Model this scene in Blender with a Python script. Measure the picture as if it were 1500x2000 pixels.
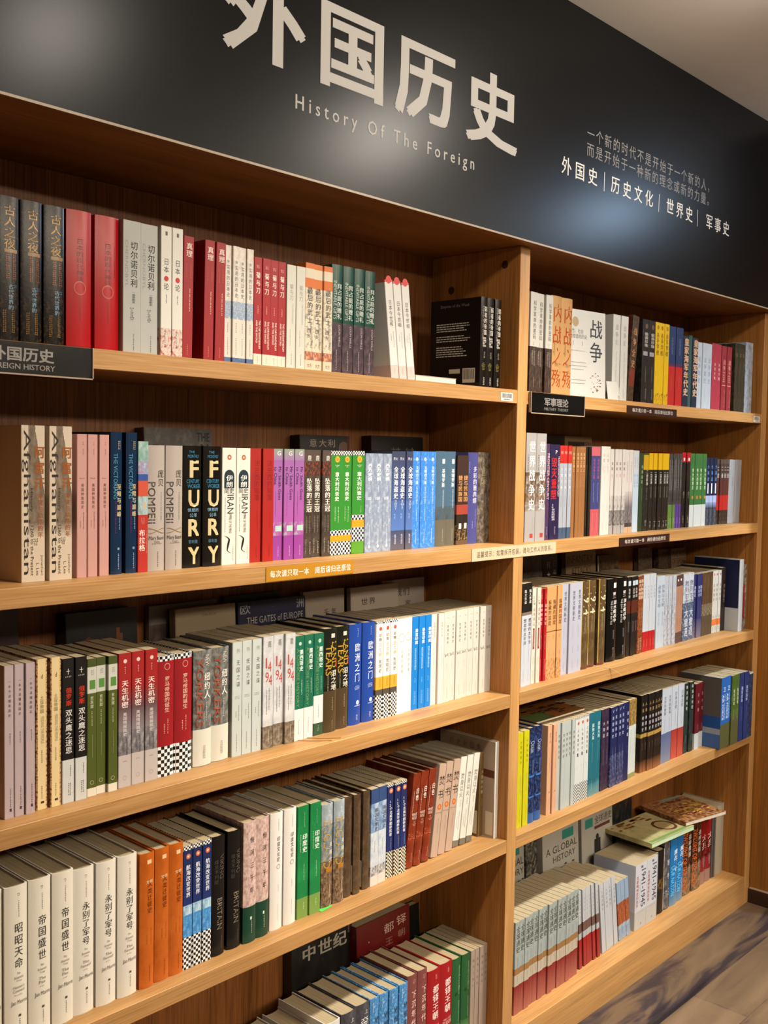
import bpy, bmesh, math, random
from mathutils import Vector, Matrix, Euler
random.seed(7)
for o in list(bpy.data.objects): bpy.data.objects.remove(o)
SC = bpy.context.scene
COL = SC.collection
R = math.radians

# ------------------------------------------------------------------ camera, world, lamps, exposure
cam_d = bpy.data.cameras.new('camera'); cam = bpy.data.objects.new('camera', cam_d); COL.objects.link(cam)
cam_d.sensor_fit = 'VERTICAL'; cam_d.sensor_height = 36.0; cam_d.sensor_width = 27.0
cam_d.lens = 36.0*2023.219/2000.0
cam_d.clip_start = .05
_f = Vector((0.73216381, 0.67891733, -0.05483987)); _r = Vector((0.68053396, -0.73251329, 0.01725695)); _u = Vector((0.02845489, 0.04995531, 0.99834603))
M = Matrix(((_r.x, _u.x, -_f.x), (_r.y, _u.y, -_f.y), (_r.z, _u.z, -_f.z))).to_4x4()
M.translation = Vector((-1.9815, -1.4205, 1.4957))
cam.matrix_world = M
SC.camera = cam

SC.view_settings.view_transform = 'Standard'
SC.view_settings.look = 'None'
SC.view_settings.gamma = 1.0
SC.view_settings.use_curve_mapping = False
SC.view_settings.exposure = -0.46

world = bpy.data.worlds.new('world'); SC.world = world; world.use_nodes = True
world.node_tree.nodes['Background'].inputs[0].default_value = (1.0, .86, .70, 1)
world.node_tree.nodes['Background'].inputs[1].default_value = .02

def spot(loc, target, watts, colour, angle, blend=.6, radius=.035):
    d = bpy.data.lights.new('track_spot', 'SPOT'); d.energy = watts; d.color = colour
    d.spot_size = R(angle); d.spot_blend = blend; d.shadow_soft_size = radius
    o = bpy.data.objects.new('track_spot', d); COL.objects.link(o); o.location = loc
    o.rotation_euler = (Vector(target)-Vector(loc)).to_track_quat('-Z', 'Y').to_euler()
    return o
WARM = (1.0, .91, .79); COOL = (.84, .93, 1.0)
def lamp(loc, target, watts, spill, colour, angle, spill_colour=None):            # a track lamp: its beam and the wide spill of the same head
    spot(loc, target, watts, colour, angle, 1.0, .05)
    spot(loc, (target[0], target[1], 1.2), spill, spill_colour or colour, 165, .5, .06)
lamp((-.75, -.85, 2.44), (-.72, .05, .15), 130, 28, WARM, 78)
lamp((.345, -.85, 2.46), (-.20, .05, .10), 285, 42, WARM, 76)
lamp((1.66, -.85, 2.46), (.85, .05, -.25), 240, 20, COOL, 78, (.5, .72, 1.0))
def area(loc, size, watts, colour, rot=(0, 0, 0)):
    d = bpy.data.lights.new('added_fill_light', 'AREA'); d.energy = watts; d.color = colour; d.shape = 'RECTANGLE'
    d.size, d.size_y = size
    o = bpy.data.objects.new('added_fill_light', d); COL.objects.link(o); o.location = loc; o.rotation_euler = rot
    return o
area((1.6, -2.4, 2.15), (1.6, .3), 165, (1.0, .94, .86), (R(180), 0, 0))      # unseen upward light, added to brighten the ceiling
area((-.1, -3.3, 2.5), (3.4, .5), 250, (1.0, .86, .68))                        # unseen front fill, added as if from the next aisle

# ------------------------------------------------------------------ materials
def lin(h):
    h = h.lstrip('#'); c = [int(h[i:i+2], 16)/255 for i in (0, 2, 4)]
    return tuple(x/12.92 if x <= .04045 else ((x+.055)/1.055)**2.4 for x in c)+(1,)
_mats = {}
def base_mat(name, rough=.5, spec=.4):
    m = bpy.data.materials.new(name); m.use_nodes = True
    b = m.node_tree.nodes['Principled BSDF']; b.inputs['Roughness'].default_value = rough
    b.inputs['Specular IOR Level'].default_value = spec
    return m, m.node_tree, b
def plain(hexc, rough=.5, spec=.4, name='paint'):
    k = ('p', hexc, rough, spec)
    if k not in _mats:
        m, nt, b = base_mat(name, rough, spec); b.inputs['Base Color'].default_value = lin(hexc); _mats[k] = m
    return _mats[k]
def ramp(nt, cols, pos, interp='LINEAR'):
    r = nt.nodes.new('ShaderNodeValToRGB'); r.color_ramp.interpolation = interp
    while len(r.color_ramp.elements) < len(cols): r.color_ramp.elements.new(.5)
    for e, c, p in zip(r.color_ramp.elements, cols, pos): e.position = p; e.color = lin(c)
    return r
def mapped(nt, scale=(1, 1, 1), loc=(0, 0, 0), rot=(0, 0, 0)):
    t = nt.nodes.new('ShaderNodeTexCoord'); mp = nt.nodes.new('ShaderNodeMapping')
    mp.inputs['Scale'].default_value = scale; mp.inputs['Location'].default_value = loc; mp.inputs['Rotation'].default_value = rot
    nt.links.new(t.outputs['Object'], mp.inputs['Vector']); return mp
def noise(nt, mp, scale, detail=4, rough=.6):
    n = nt.nodes.new('ShaderNodeTexNoise'); n.inputs['Scale'].default_value = scale
    n.inputs['Detail'].default_value = detail; n.inputs['Roughness'].default_value = rough
    nt.links.new(mp.outputs[0], n.inputs['Vector']); return n
def print_mat(spec, rough, spc, z0=0, z1=1, w=.03, h=.2):
    """the printed paper of a cover: plain, mottled print, checkered print, printed blend"""
    if spec[0] == '#': return plain(spec, rough, spc, 'cover_paper')
    k = (spec, rough, spc) + ((round(z0, 3), round(z1, 3)) if spec[0] == 'g' else ()) + ((w, h) if spec[0] == 'm' else ())
    if k in _mats: return _mats[k]
    m, nt, b = base_mat('cover_print', rough, spc); p = spec.split(':')
    if p[0] == 'n':
        sc = float(p[4]); n = noise(nt, mapped(nt, (1, 1, .7)), sc*4.0, 5, .65)
        r = ramp(nt, [p[2], p[1], p[3]], [.38, .5, .64]); nt.links.new(n.outputs['Fac'], r.inputs[0]); out = r.outputs[0]
    elif p[0] == 'k':
        c = nt.nodes.new('ShaderNodeTexChecker'); c.inputs['Scale'].default_value = 1000/float(p[3])
        c.inputs['Color1'].default_value = lin(p[1]); c.inputs['Color2'].default_value = lin(p[2])
        half = float(p[3])/2000
        nt.links.new(mapped(nt, (1, 1, 1), (half, half, half*.3)).outputs[0], c.inputs['Vector']); out = c.outputs[0]
    elif p[0] == 'g':
        mp = mapped(nt); s = nt.nodes.new('ShaderNodeSeparateXYZ'); nt.links.new(mp.outputs[0], s.inputs[0])
        mr = nt.nodes.new('ShaderNodeMapRange'); mr.inputs['From Min'].default_value = z0; mr.inputs['From Max'].default_value = z1
        nt.links.new(s.outputs['Z'], mr.inputs['Value']); r = ramp(nt, [p[2], p[1]], [0, 1])
        nt.links.new(mr.outputs[0], r.inputs[0]); out = r.outputs[0]
    elif p[1] == 'potato':
        mp = mapped(nt); s = nt.nodes.new('ShaderNodeSeparateXYZ'); nt.links.new(mp.outputs[0], s.inputs[0])
        a = nt.nodes.new('ShaderNodeMath'); a.operation = 'ABSOLUTE'; nt.links.new(s.outputs['X'], a.inputs[0])
        g = nt.nodes.new('ShaderNodeMath'); g.operation = 'GREATER_THAN'; nt.links.new(a.outputs[0], g.inputs[0]); g.inputs[1].default_value = w*.36
        n = noise(nt, mapped(nt), 260, 4); r = ramp(nt, ['#5c2e1c', '#a8845a', '#b99a6c'], [.42, .5, .6]); nt.links.new(n.outputs['Fac'], r.inputs[0])
        mx = nt.nodes.new('ShaderNodeMix'); mx.data_type = 'RGBA'; nt.links.new(g.outputs[0], mx.inputs[0])
        mx.inputs[6].default_value = lin('#cdb98a'); nt.links.new(r.outputs[0], mx.inputs[7]); out = mx.outputs[2]
    else:   # mountain picture on cream
        mp = mapped(nt); s = nt.nodes.new('ShaderNodeSeparateXYZ'); nt.links.new(mp.outputs[0], s.inputs[0])
        n = noise(nt, mapped(nt, (1, 1, .5)), 45, 5)
        # dark crag: wide at mid-height, sloping edge
        c1 = nt.nodes.new('ShaderNodeMapRange'); c1.inputs['From Min'].default_value = h*.28; c1.inputs['From Max'].default_value = h*.38; nt.links.new(s.outputs['Z'], c1.inputs['Value'])
        sl = nt.nodes.new('ShaderNodeMath'); sl.operation = 'MULTIPLY_ADD'; nt.links.new(s.outputs['Z'], sl.inputs[0]); sl.inputs[1].default_value = -.16; sl.inputs[2].default_value = h*.13
        nn = nt.nodes.new('ShaderNodeMath'); nn.operation = 'MULTIPLY_ADD'; nt.links.new(n.outputs['Fac'], nn.inputs[0]); nn.inputs[1].default_value = .02; nt.links.new(sl.outputs[0], nn.inputs[2])
        lt = nt.nodes.new('ShaderNodeMath'); lt.operation = 'LESS_THAN'; nt.links.new(s.outputs['X'], lt.inputs[0]); nt.links.new(nn.outputs[0], lt.inputs[1])
        gt = nt.nodes.new('ShaderNodeMath'); gt.operation = 'GREATER_THAN'; nt.links.new(s.outputs['X'], gt.inputs[0]); gt.inputs[1].default_value = -w*.2
        ml = nt.nodes.new('ShaderNodeMath'); ml.operation = 'MULTIPLY'; nt.links.new(lt.outputs[0], ml.inputs[0]); nt.links.new(c1.outputs[0], ml.inputs[1])
        m2 = nt.nodes.new('ShaderNodeMath'); m2.operation = 'MULTIPLY'; nt.links.new(ml.outputs[0], m2.inputs[0]); nt.links.new(gt.outputs[0], m2.inputs[1])
        r = ramp(nt, ['#4c4238', '#6a5c4c', '#8a7a68'], [.35, .5, .65]); nt.links.new(n.outputs['Fac'], r.inputs[0])
        mx = nt.nodes.new('ShaderNodeMix'); mx.data_type = 'RGBA'; nt.links.new(m2.outputs[0], mx.inputs[0])
        mx.inputs[6].default_value = lin('#c4b5a0'); nt.links.new(r.outputs[0], mx.inputs[7]); out = mx.outputs[2]
    nt.links.new(out, b.inputs['Base Color']); _mats[k] = m
    return m
def wood_mat(name, axis, cols, rough=.45):
    m, nt, b = base_mat(name, rough, .35)
    sc = [120, 120, 120]; sc[axis] = 2.2
    n = noise(nt, mapped(nt, tuple(sc)), 3.2, 4, .55); r = ramp(nt, cols, [.3, .5, .7]); nt.links.new(n.outputs['Fac'], r.inputs[0])
    sc2 = [9, 9, 9]; sc2[axis] = .5
    n2 = noise(nt, mapped(nt, tuple(sc2), (3, 1, 2)), 2.0, 3, .5); r2 = ramp(nt, ['#d8d8d8', '#ffffff'], [.35, .65]); nt.links.new(n2.outputs['Fac'], r2.inputs[0])
    mx = nt.nodes.new('ShaderNodeMix'); mx.data_type = 'RGBA'; mx.blend_type = 'MULTIPLY'; mx.inputs[0].default_value = 1
    nt.links.new(r.outputs[0], mx.inputs[6]); nt.links.new(r2.outputs[0], mx.inputs[7])
    nt.links.new(mx.outputs[2], b.inputs['Base Color'])
    bp = nt.nodes.new('ShaderNodeBump'); bp.inputs['Strength'].default_value = .12; bp.inputs['Distance'].default_value = .001
    nt.links.new(n.outputs['Fac'], bp.inputs['Height']); nt.links.new(bp.outputs[0], b.inputs['Normal'])
    return m
OAK = ['#a27440', '#b38650', '#bf9560']
WOOD_X = wood_mat('oak_veneer_along', 0, OAK)
WOOD_Z = wood_mat('oak_veneer_upright', 2, OAK)
WOOD_BACK = wood_mat('oak_back_shaded', 2, ['#613818', '#885428', '#966234'])  # oak made darker and redder: shade inside the cells put into the colour
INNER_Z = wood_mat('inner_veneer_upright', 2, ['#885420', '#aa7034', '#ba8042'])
SHADED_X = wood_mat('oak_underside_shaded', 0, ['#744418', '#905824', '#9e662e'])  # darkened oak, paints the shade on shelf undersides and soffit
def pages_mat():
    m, nt, b = base_mat('page_edges', .8, .2)
    n = noise(nt, mapped(nt, (1500, 6, 6)), 1, 2); r = ramp(nt, ['#88785a', '#9f8f70', '#b0a284'], [.3, .5, .7]); nt.links.new(n.outputs['Fac'], r.inputs[0])
    nt.links.new(r.outputs[0], b.inputs['Base Color']); return m
PAGES = pages_mat()

# ------------------------------------------------------------------ helpers
def mesh_obj(name, verts, faces, mats, fm=None, parent=None, smooth=False):
    me = bpy.data.meshes.new(name); me.from_pydata([tuple(v) for v in verts], [], faces)
    for m in (mats if isinstance(mats, (list, tuple)) else [mats]): me.materials.append(m)
    if fm: me.polygons.foreach_set('material_index', fm)
    if smooth: me.polygons.foreach_set('use_smooth', [True]*len(me.polygons))
    me.update()
    o = bpy.data.objects.new(name, me); COL.objects.link(o)
    if parent: o.parent = parent
    return o
class Geo:
    def __init__(s): s.v = []; s.f = []; s.m = []
    def quad(s, a, b, c, d, m=0):
        i = len(s.v); s.v += [a, b, c, d]; s.f.append((i, i+1, i+2, i+3)); s.m.append(m)
    def box(s, x0, x1, y0, y1, z0, z1, m=0):
        i = len(s.v)
        s.v += [(x0,y0,z0),(x1,y0,z0),(x1,y1,z0),(x0,y1,z0),(x0,y0,z1),(x1,y0,z1),(x1,y1,z1),(x0,y1,z1)]
        for f in ((0,3,2,1),(4,5,6,7),(0,1,5,4),(1,2,6,5),(2,3,7,6),(3,0,4,7)): s.f.append(tuple(i+k for k in f)); s.m.append(m)
    def poly(s, pts, m=0):
        i = len(s.v); s.v += pts; s.f.append(tuple(range(i, i+len(pts)))); s.m.append(m)
    def build(s, name, mats, parent=None, smooth=False): return mesh_obj(name, s.v, s.f, mats, s.m, parent, smooth)
def bevel(o, w=.0015, seg=2):
    md = o.modifiers.new('soft_edges', 'BEVEL'); md.width = w; md.segments = seg; md.limit_method = 'ANGLE'; md.angle_limit = R(50)
    return o
def thing(name, label, cat, loc=(0, 0, 0), rot=(0, 0, 0), group=None):
    o = bpy.data.objects.new(name, None); COL.objects.link(o); o.location = loc; o.rotation_euler = rot
    o.empty_display_size = .02
    o['label'] = label; o['category'] = cat
    if group: o['group'] = group
    return o
def struct(o): o['kind'] = 'structure'; return o
_tc = bpy.data.curves.new('glyph_source', 'FONT'); _to = bpy.data.objects.new('glyph_source', _tc); COL.objects.link(_to)
_tc.resolution_u = 2
_glyphs = {}
def glyph(s, bold=0):
    k = (s, bold)
    if k not in _glyphs:
        _tc.body = s
        dg = bpy.context.evaluated_depsgraph_get(); dg.update()
        me = _to.evaluated_get(dg).to_mesh()
        v = [(p.co.x, p.co.y) for p in me.vertices]; f = [tuple(p.vertices) for p in me.polygons]
        _to.evaluated_get(dg).to_mesh_clear()
        if not v: v = [(0, 0), (.3, 0), (.3, .01)]; f = []
        sh = ([(0, 0)], [(-.011, -.004), (.011, .004)], [(-.026, -.018), (.026, -.018), (-.026, .018), (.026, .018)])[bold]   # heavier strokes
        n = len(v); v = [(x+dx, y+dy, k*1.5e-5) for k, (dx, dy) in enumerate(sh) for x, y in v]; f = [tuple(i+n*k for i in q) for k in range(len(sh)) for q in f]
        x0 = min(p[0] for p in v); x1 = max(p[0] for p in v); y0 = min(p[1] for p in v); y1 = max(p[1] for p in v)
        _glyphs[k] = (v, f, (x0, x1, y0, y1))
    return _glyphs[k]

class Print:
    """flat lettering in a (u, v) plane, lifted onto a surface by fn(u, v, lift) -> (x, y, z)"""
    def __init__(s, fn): s.fn = fn; s.v = []; s.f = []; s.m = []; s.cols = []; s.layer = 0
    def slot(s, c):
        if c not in s.cols: s.cols.append(c)
        return s.cols.index(c)
    def add(s, pts, faces, c):
        i = len(s.v); lift = .00018+.00004*min(s.layer, 12)
        s.v += [s.fn(q[0], q[1], lift+(q[2] if len(q) > 2 else 0)) for q in pts]; mi = s.slot(c)
        for f in faces: s.f.append(tuple(i+k for k in f)); s.m.append(mi)
    def rect(s, u0, u1, v0, v1, c):
        n = max(1, int(abs(u1-u0)/.006)); P = []; F = []
        for i in range(n+1):
            u = u0+(u1-u0)*i/n; P += [(u, v0), (u, v1)]
            if i: k = 2*i; F.append((k-2, k, k+1, k-1))
        s.add(P, F, c)
    def quad(s, u0, u1, v0, v1, c): s.add([(u0, v0), (u1, v0), (u1, v1), (u0, v1)], [(0, 1, 2, 3)], c)
    def disc(s, u, v, r, c, n=16, ring=0):
        if ring:
            P = []; F = []
            for i in range(n):
                a = 2*math.pi*i/n; P += [(u+r*math.cos(a), v+r*math.sin(a)), (u+(r-ring)*math.cos(a), v+(r-ring)*math.sin(a))]
                j = (2*i, (2*i+2) % (2*n), (2*i+3) % (2*n), 2*i+1); F.append(j)
            s.add(P, F, c)
        else: s.add([(u+r*math.cos(2*math.pi*i/n), v+r*math.sin(2*math.pi*i/n)) for i in range(n)], [tuple(range(n))], c)
    def text(s, t, u0, u1, v0, v1, c, bold=0, keep=True, tight=True):
        """t written inside the rectangle; keep = keep the letters' proportions (shrink to fit)"""
        v, f, (a, b, e, g) = glyph(t, bold)
        if not tight: a, b, e, g = 0, 1, -.12, .88
        sx = (u1-u0)/max(b-a, 1e-6); sy = (v1-v0)/max(g-e, 1e-6)
        if keep: sx = min(sx, sy*1.15); sy = min(sy, sx*1.6)
        cu = (u0+u1)/2; cv = (v0+v1)/2
        s.add([(cu+(x-(a+b)/2)*sx, cv+(y-(e+g)/2)*sy, l) for x, y, l in v], f, c)
    def text_down(s, t, u0, u1, v0, v1, c, bold=0):
        """t rotated to read downwards, from v1 (start) to v0"""
        v, f, (a, b, e, g) = glyph(t, bold)
        sx = (v1-v0)/max(b-a, 1e-6); sy = (u1-u0)/max(.74, g-e); cu = (u0+u1)/2
        s.add([(cu+(y-(e+g)/2)*sy, v1-(x-a)*sx, l) for x, y, l in v], f, c)
    def build(s, name, parent, rough=.5):
        if not s.f: return None
        return mesh_obj(name, s.v, s.f, [plain(c, rough, .3, 'print_ink') for c in s.cols], s.m, parent)

def draw(P, items, W, H, rng):
    """spine or cover print: u in -W/2..W/2, v in 0..H, fractions counted from the top"""
    for it in items:
        mode, t, c, s0, s1, xc, wf = it[:7]; bold = it[7] if len(it) > 7 else 0
        u = xc*W; ww = wf*W; v1 = H*(1-s0); v0 = H*(1-s1)
        lim = .485*W
        if mode == 'v':
            n = len(t); pitch = (v1-v0)/n; size = min(ww, 2*(lim-abs(u)) if abs(u)+ww/2 > lim else ww); hh = min(size*1.12, pitch*.96)
            for i, ch in enumerate(t):
                cv = v1-pitch*(i+.5)
                P.text(ch, u-size/2, u+size/2, cv-hh/2, cv+hh/2, c, bold, keep=False, tight=False)
        elif mode == 'r': P.text_down(t, max(-lim, u-ww/2), min(lim, u+ww/2), v0, v1, c, bold)
        elif mode == 'h': P.text(t, max(-lim, u-ww/2), min(lim, u+ww/2), v0, v1, c, bold)
        elif mode == 'b': P.rect(max(-lim, u-ww/2), min(lim, u+ww/2), v0, v1, c)
        elif mode == 'c': P.disc(u, v1, ww/2, c)
        elif mode == 'o': P.disc(u, v1, ww/2, c, 20, ww*.08)
        elif mode == 'd':                                           # fine print too small to read
            cell = max(.0011, min(ww, .0026)); pu = cell*1.1; pitch = cell*1.16
            cols = max(1, int(ww/pu)); n = max(1, int((v1-v0)/pitch))
            for i in range(n):
                cv = v1-pitch*(i+.5); cut = cols if cols < 3 else rng.randint(max(1, int(cols*.6)), cols)
                for q in range(cut):
                    cu = u+(q-(cut-1)/2)*pu; b = cell*.40; th = cell*.08
                    if abs(cu)+b > lim: continue
                    for j in range(rng.choice((2, 3))):
                        y = cv+b*rng.uniform(-.9, .9); e = b*rng.uniform(.6, 1); P.quad(cu-e, cu+e, y-th, y+th, c)
                    e = b*rng.uniform(-.6, .6); P.quad(cu+e-th, cu+e+th, cv-b, cv+b, c)
        elif mode == 'x':
            for sgn in (1, -1):
                pts = []; fs = []; n = 10
                for i in range(n+1):
                    q = i/n*2-1; y = (v0+v1)/2+sgn*(v1-v0)/2*math.sin(q*1.57); pts += [(u+q*ww/2, y-.0005), (u+q*ww/2, y+.0005)]
                    if i: fs.append((2*i-2, 2*i, 2*i+1, 2*i-1))
                P.add(pts, fs, c)
        elif mode == 'e':
            pts = []; fs = []; n = 18
            for i in range(n+1):
                q = i/n; y = v1-(v1-v0)*q
                k = -.45+.72*min(1, q/.2)**.6 if q < .2 else (.27-.3*(q-.2)/.62 if q < .82 else -.03+.5*((q-.82)/.18)**1.5)
                x = u+ww*k; th = ww*(.05+.09*math.sin(min(1, q*1.15)*math.pi))
                pts += [(x-th, y), (x+th, y)]
                if i: fs.append((2*i-2, 2*i-1, 2*i+1, 2*i))
            P.add(pts, fs, c)
        elif mode == 'w':
            for i in range(14):
                a = 2*math.pi*i/14; P.disc(u+ww/2*math.cos(a), v1+ww/2*math.sin(a), ww*.07, c if i % 3 else '#b4764a', 7)
        elif mode == 'n':
            for i in range(26):
                x = u+ww*rng.uniform(-.5, .5); y = rng.uniform(v0, v1); a = ww*rng.uniform(.02, .08); P.rect(x-a, x+a, y-a*.4, y+a*.4, c)
        P.layer += 1

def write_blocks(P, items, W, H, rng, name, parent, rough):
    """each block of print that stands apart from the others becomes a part of its own"""
    blocks = []; end = -1
    for q in sorted(items, key=lambda q: (q[3], q[4])):
        e = max(q[4], q[3]+(q[6]*W/2/H if q[0] in 'cow' else 0))
        if blocks and q[3]-end < .05 and name(q) == name(blocks[-1][0]): blocks[-1].append(q); end = max(end, e)
        else: blocks.append([q]); end = e
    for b in blocks:
        P.__init__(P.fn); order = [q for q in items if q in b]; draw(P, order, W, H, rng); P.build(name(b[0]), parent, rough)

# ------------------------------------------------------------------ the room
FL = 0.0; CEIL = 2.565
def floor_mat():
    m, nt, b = base_mat('vinyl_plank_floor', .42, .4)
    mp = mapped(nt, (1, 1, 1))
    br = nt.nodes.new('ShaderNodeTexBrick'); br.inputs['Scale'].default_value = 1; br.inputs['Brick Width'].default_value = 1.1; br.inputs['Row Height'].default_value = .155
    br.inputs['Mortar Size'].default_value = .0012; br.inputs['Color1'].default_value = (0, 0, 0, 1); br.inputs['Color2'].default_value = (1, 1, 1, 1); br.inputs['Mortar'].default_value = (.2, .2, .2, 1)
    br.offset = .37
    nt.links.new(mp.outputs[0], br.inputs['Vector'])
    n = noise(nt, mapped(nt, (1.0, 4.6, 1), (2, .4, 0)), 1.8, 6, .58); n.inputs['Distortion'].default_value = 1.1
    ad = nt.nodes.new('ShaderNodeMath'); ad.operation = 'MULTIPLY_ADD'; nt.links.new(br.outputs['Color'], ad.inputs[0]); ad.inputs[1].default_value = .26; nt.links.new(n.outputs['Fac'], ad.inputs[2])
    r = ramp(nt, ['#1a1518', '#332b2e', '#5e4c3a', '#77624a'], [.41, .52, .60, .86]); nt.links.new(ad.outputs[0], r.inputs[0])
    nt.links.new(r.outputs[0], b.inputs['Base Color']); return m
g = Geo(); g.quad((-4.5, -5, 0), (5, -5, 0), (5, .4, 0), (-4.5, .4, 0)); struct(g.build('floor', floor_mat()))
CREAM = plain('#dcd5ca', .9, .2, 'wall_paint')
g = Geo(); g.quad((-4.5, -5, CEIL), (-4.5, .4, CEIL), (5, .4, CEIL), (5, -5, CEIL)); struct(g.build('ceiling', CREAM))
g = Geo(); g.box(-4.5, 5, .30, .40, 0, CEIL); struct(g.build('wall_back', CREAM))
ROOM = plain('#6e6257', .9, .2, 'far_wall_paint')
g = Geo(); g.box(-4.5, 5, -5.1, -5, 0, CEIL); struct(g.build('wall_front', ROOM))
g = Geo(); g.box(-4.6, -4.5, -5, .4, 0, CEIL); struct(g.build('wall_left', ROOM))
g = Geo(); g.box(5, 5.1, -5, .4, 0, CEIL); struct(g.build('wall_far_right', ROOM))
PANEL = wood_mat('brown_panel_veneer', 2, ['#8a561e', '#9c6526', '#aa7230'])
XR = 1.4125                                                        # the return wall beside the bookcase
g = Geo(); g.box(XR, XR+.22, -.25, .2995, 0, CEIL-.0004); struct(g.build('wall_right', PANEL))
g = Geo(); g.box(XR-.012, XR, -.25, -.004, 0, .048); bb = struct(g.build('baseboard_right', wood_mat('dark_skirting', 1, ['#2c1a12', '#3a241a', '#46301f'])))
g = Geo(); g.box(XR-.0125, XR, -.25, -.004, .0485, .0505); struct(g.build('trim_1', plain('#9a8878', .4, .5, 'skirting_cap')))

# ------------------------------------------------------------------ bookcase (built-in, one piece of furniture)
PW = .0380; BX = 1.371; LX = -1.333; BT = .0314; BACK = .267
TOPS = [1.6519, 1.2922, .9358, .5853, .0956]                       # tops of the five boards
SOF = 1.984                                                        # underside of the header
bc = thing('bookcase', 'light oak wall bookcase of two bays with five shelves each', 'bookcase')
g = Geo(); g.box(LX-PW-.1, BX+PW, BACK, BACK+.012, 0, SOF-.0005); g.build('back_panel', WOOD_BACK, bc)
for x0 in (LX-PW, 0.0, BX):
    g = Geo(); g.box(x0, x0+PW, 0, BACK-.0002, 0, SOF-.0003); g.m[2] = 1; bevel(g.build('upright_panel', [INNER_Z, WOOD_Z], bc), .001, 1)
for a, b_ in ((LX, 0.0), (PW, BX)):
    for k, z in enumerate(TOPS):
        g = Geo(); g.box(a, b_, 0.0002, BACK, z-BT, z); g.m[0] = 1; bevel(g.build('shelf', [WOOD_X, SHADED_X], bc), .0008, 1)
    g = Geo(); g.box(a, b_, .0004, .02, 0, TOPS[4]-BT); g.build('plinth', WOOD_X, bc)
g = Geo(); g.box(LX-PW-.1, XR-.0005, -.0312, BACK, SOF, SOF+.02); g.build('top_panel', SHADED_X, bc)
# dark cam-lock caps on the middle upright, inside the upper cell
for y, z in ((.045, 1.945), (.205, 1.90)):
    vs = [(-.0006, y, z)]; n = 18
    vs += [(-.0006, y+.0085*math.cos(2*math.pi*i/n), z+.0085*math.sin(2*math.pi*i/n)) for i in range(n)]
    vs += [(.0, y+.0095*math.cos(2*math.pi*i/n), z+.0095*math.sin(2*math.pi*i/n)) for i in range(n)]
    fs = [(0, 1+(i+1) % n, 1+i) for i in range(n)]+[(1+i, 1+(i+1) % n, 1+n+(i+1) % n, 1+n+i) for i in range(n)]
    mesh_obj('screw_cap', vs, fs, plain('#3a2414', .4, .4, 'cap_plastic'), None, bc)

# ------------------------------------------------------------------ header sign
hd = thing('header_sign', 'long satin black header board with white writing above the shelves', 'sign')
hm, hnt, hb = base_mat('satin_black_board', .29, .13); hb.inputs['Base Color'].default_value = lin('#0e0e0e')
_n = noise(hnt, mapped(hnt), 420, 3); _b = hnt.nodes.new('ShaderNodeBump'); _b.inputs['Strength'].default_value = .05; _b.inputs['Distance'].default_value = .0006
hnt.links.new(_n.outputs['Fac'], _b.inputs['Height']); hnt.links.new(_b.outputs[0], hb.inputs['Normal'])
g = Geo(); g.box(LX-PW-.6, XR-.001, -.0325, .29, SOF+.0206, CEIL-.0005); g.box(LX-PW-.1, XR-.001, -.0325, -.0314, SOF+.0046, SOF+.0206); g.build('board', hm, hd)
g = Geo(); g.box(LX-PW-.1, XR-.001, -.0335, -.0317, SOF+.0005, SOF+.0045); g.build('edge_strip', plain('#a08c74', .4, .4, 'edge_banding'), hd)
front = lambda u, v, l: (u, -.0325-l-.0003, v)
def gx(x): return x*1.09
def gz(z): return (z-.0845)*1.09
P = Print(front)
for ch, cx in (('外', -.7365), ('国', -.5418), ('历', -.3500), ('史', -.1490)):
    em = .1725; zb = 2.083; eh = .1505
    v, f, _ = glyph(ch, 2)
    P.add([(gx(cx+(x-.5)*em), gz(zb+y*eh), l) for x, y, l in v], f, '#a8a49d')
P.build('title_lettering', hd)
P = Print(front)
v, f, (a, b_, e_, g_) = glyph('H i s t o r y   O f   T h e   F o r e i g n', 1)
P.add([(gx(-.672+(x-a)/(b_-a)*.468), gz(2.0136+y*.0229/.69), l) for x, y, l in v], f, '#a8a49d'); P.build('english_lettering', hd)
def row_text(P, t, x0, x1, zc, em, c, bold=0, wide=1.0):
    n = len(t); pitch = (x1-x0)/n
    for i, ch in enumerate(t):
        if ch == ' ': continue
        v, f, _ = glyph(ch, bold); cx = x0+pitch*(i+.5)
        P.add([(gx(cx+(x-.5)*em*wide), gz(zc+(y-.36)*em), l) for x, y, l in v], f, c)
P = Print(front)
row_text(P, '一个新的时代不是开始于一个新的人，', .194, .822, 2.1795, .0318, '#7d7874')
row_text(P, '而是开始于一种新的理念或新的力量。', .194, .822, 2.144, .0318, '#7d7874')
P.build('quote_lettering', hd)
Z3 = 2.0888
for t, x0, x1 in (('外国史', .092, .252), ('历史文化', .297, .508), ('世界史', .562, .7165), ('军事史', .780, .932)): P = Print(front); row_text(P, t, x0, x1, Z3, .0405, '#cfcbc4', 1); P.build('subject_lettering', hd)
for bx in (.2745, .5305, .7365): P = Print(front); P.rect(gx(bx-.0011), gx(bx+.0011), gz(2.066), gz(2.109), '#cfcbc4'); P.build('divider_bar', hd)

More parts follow.
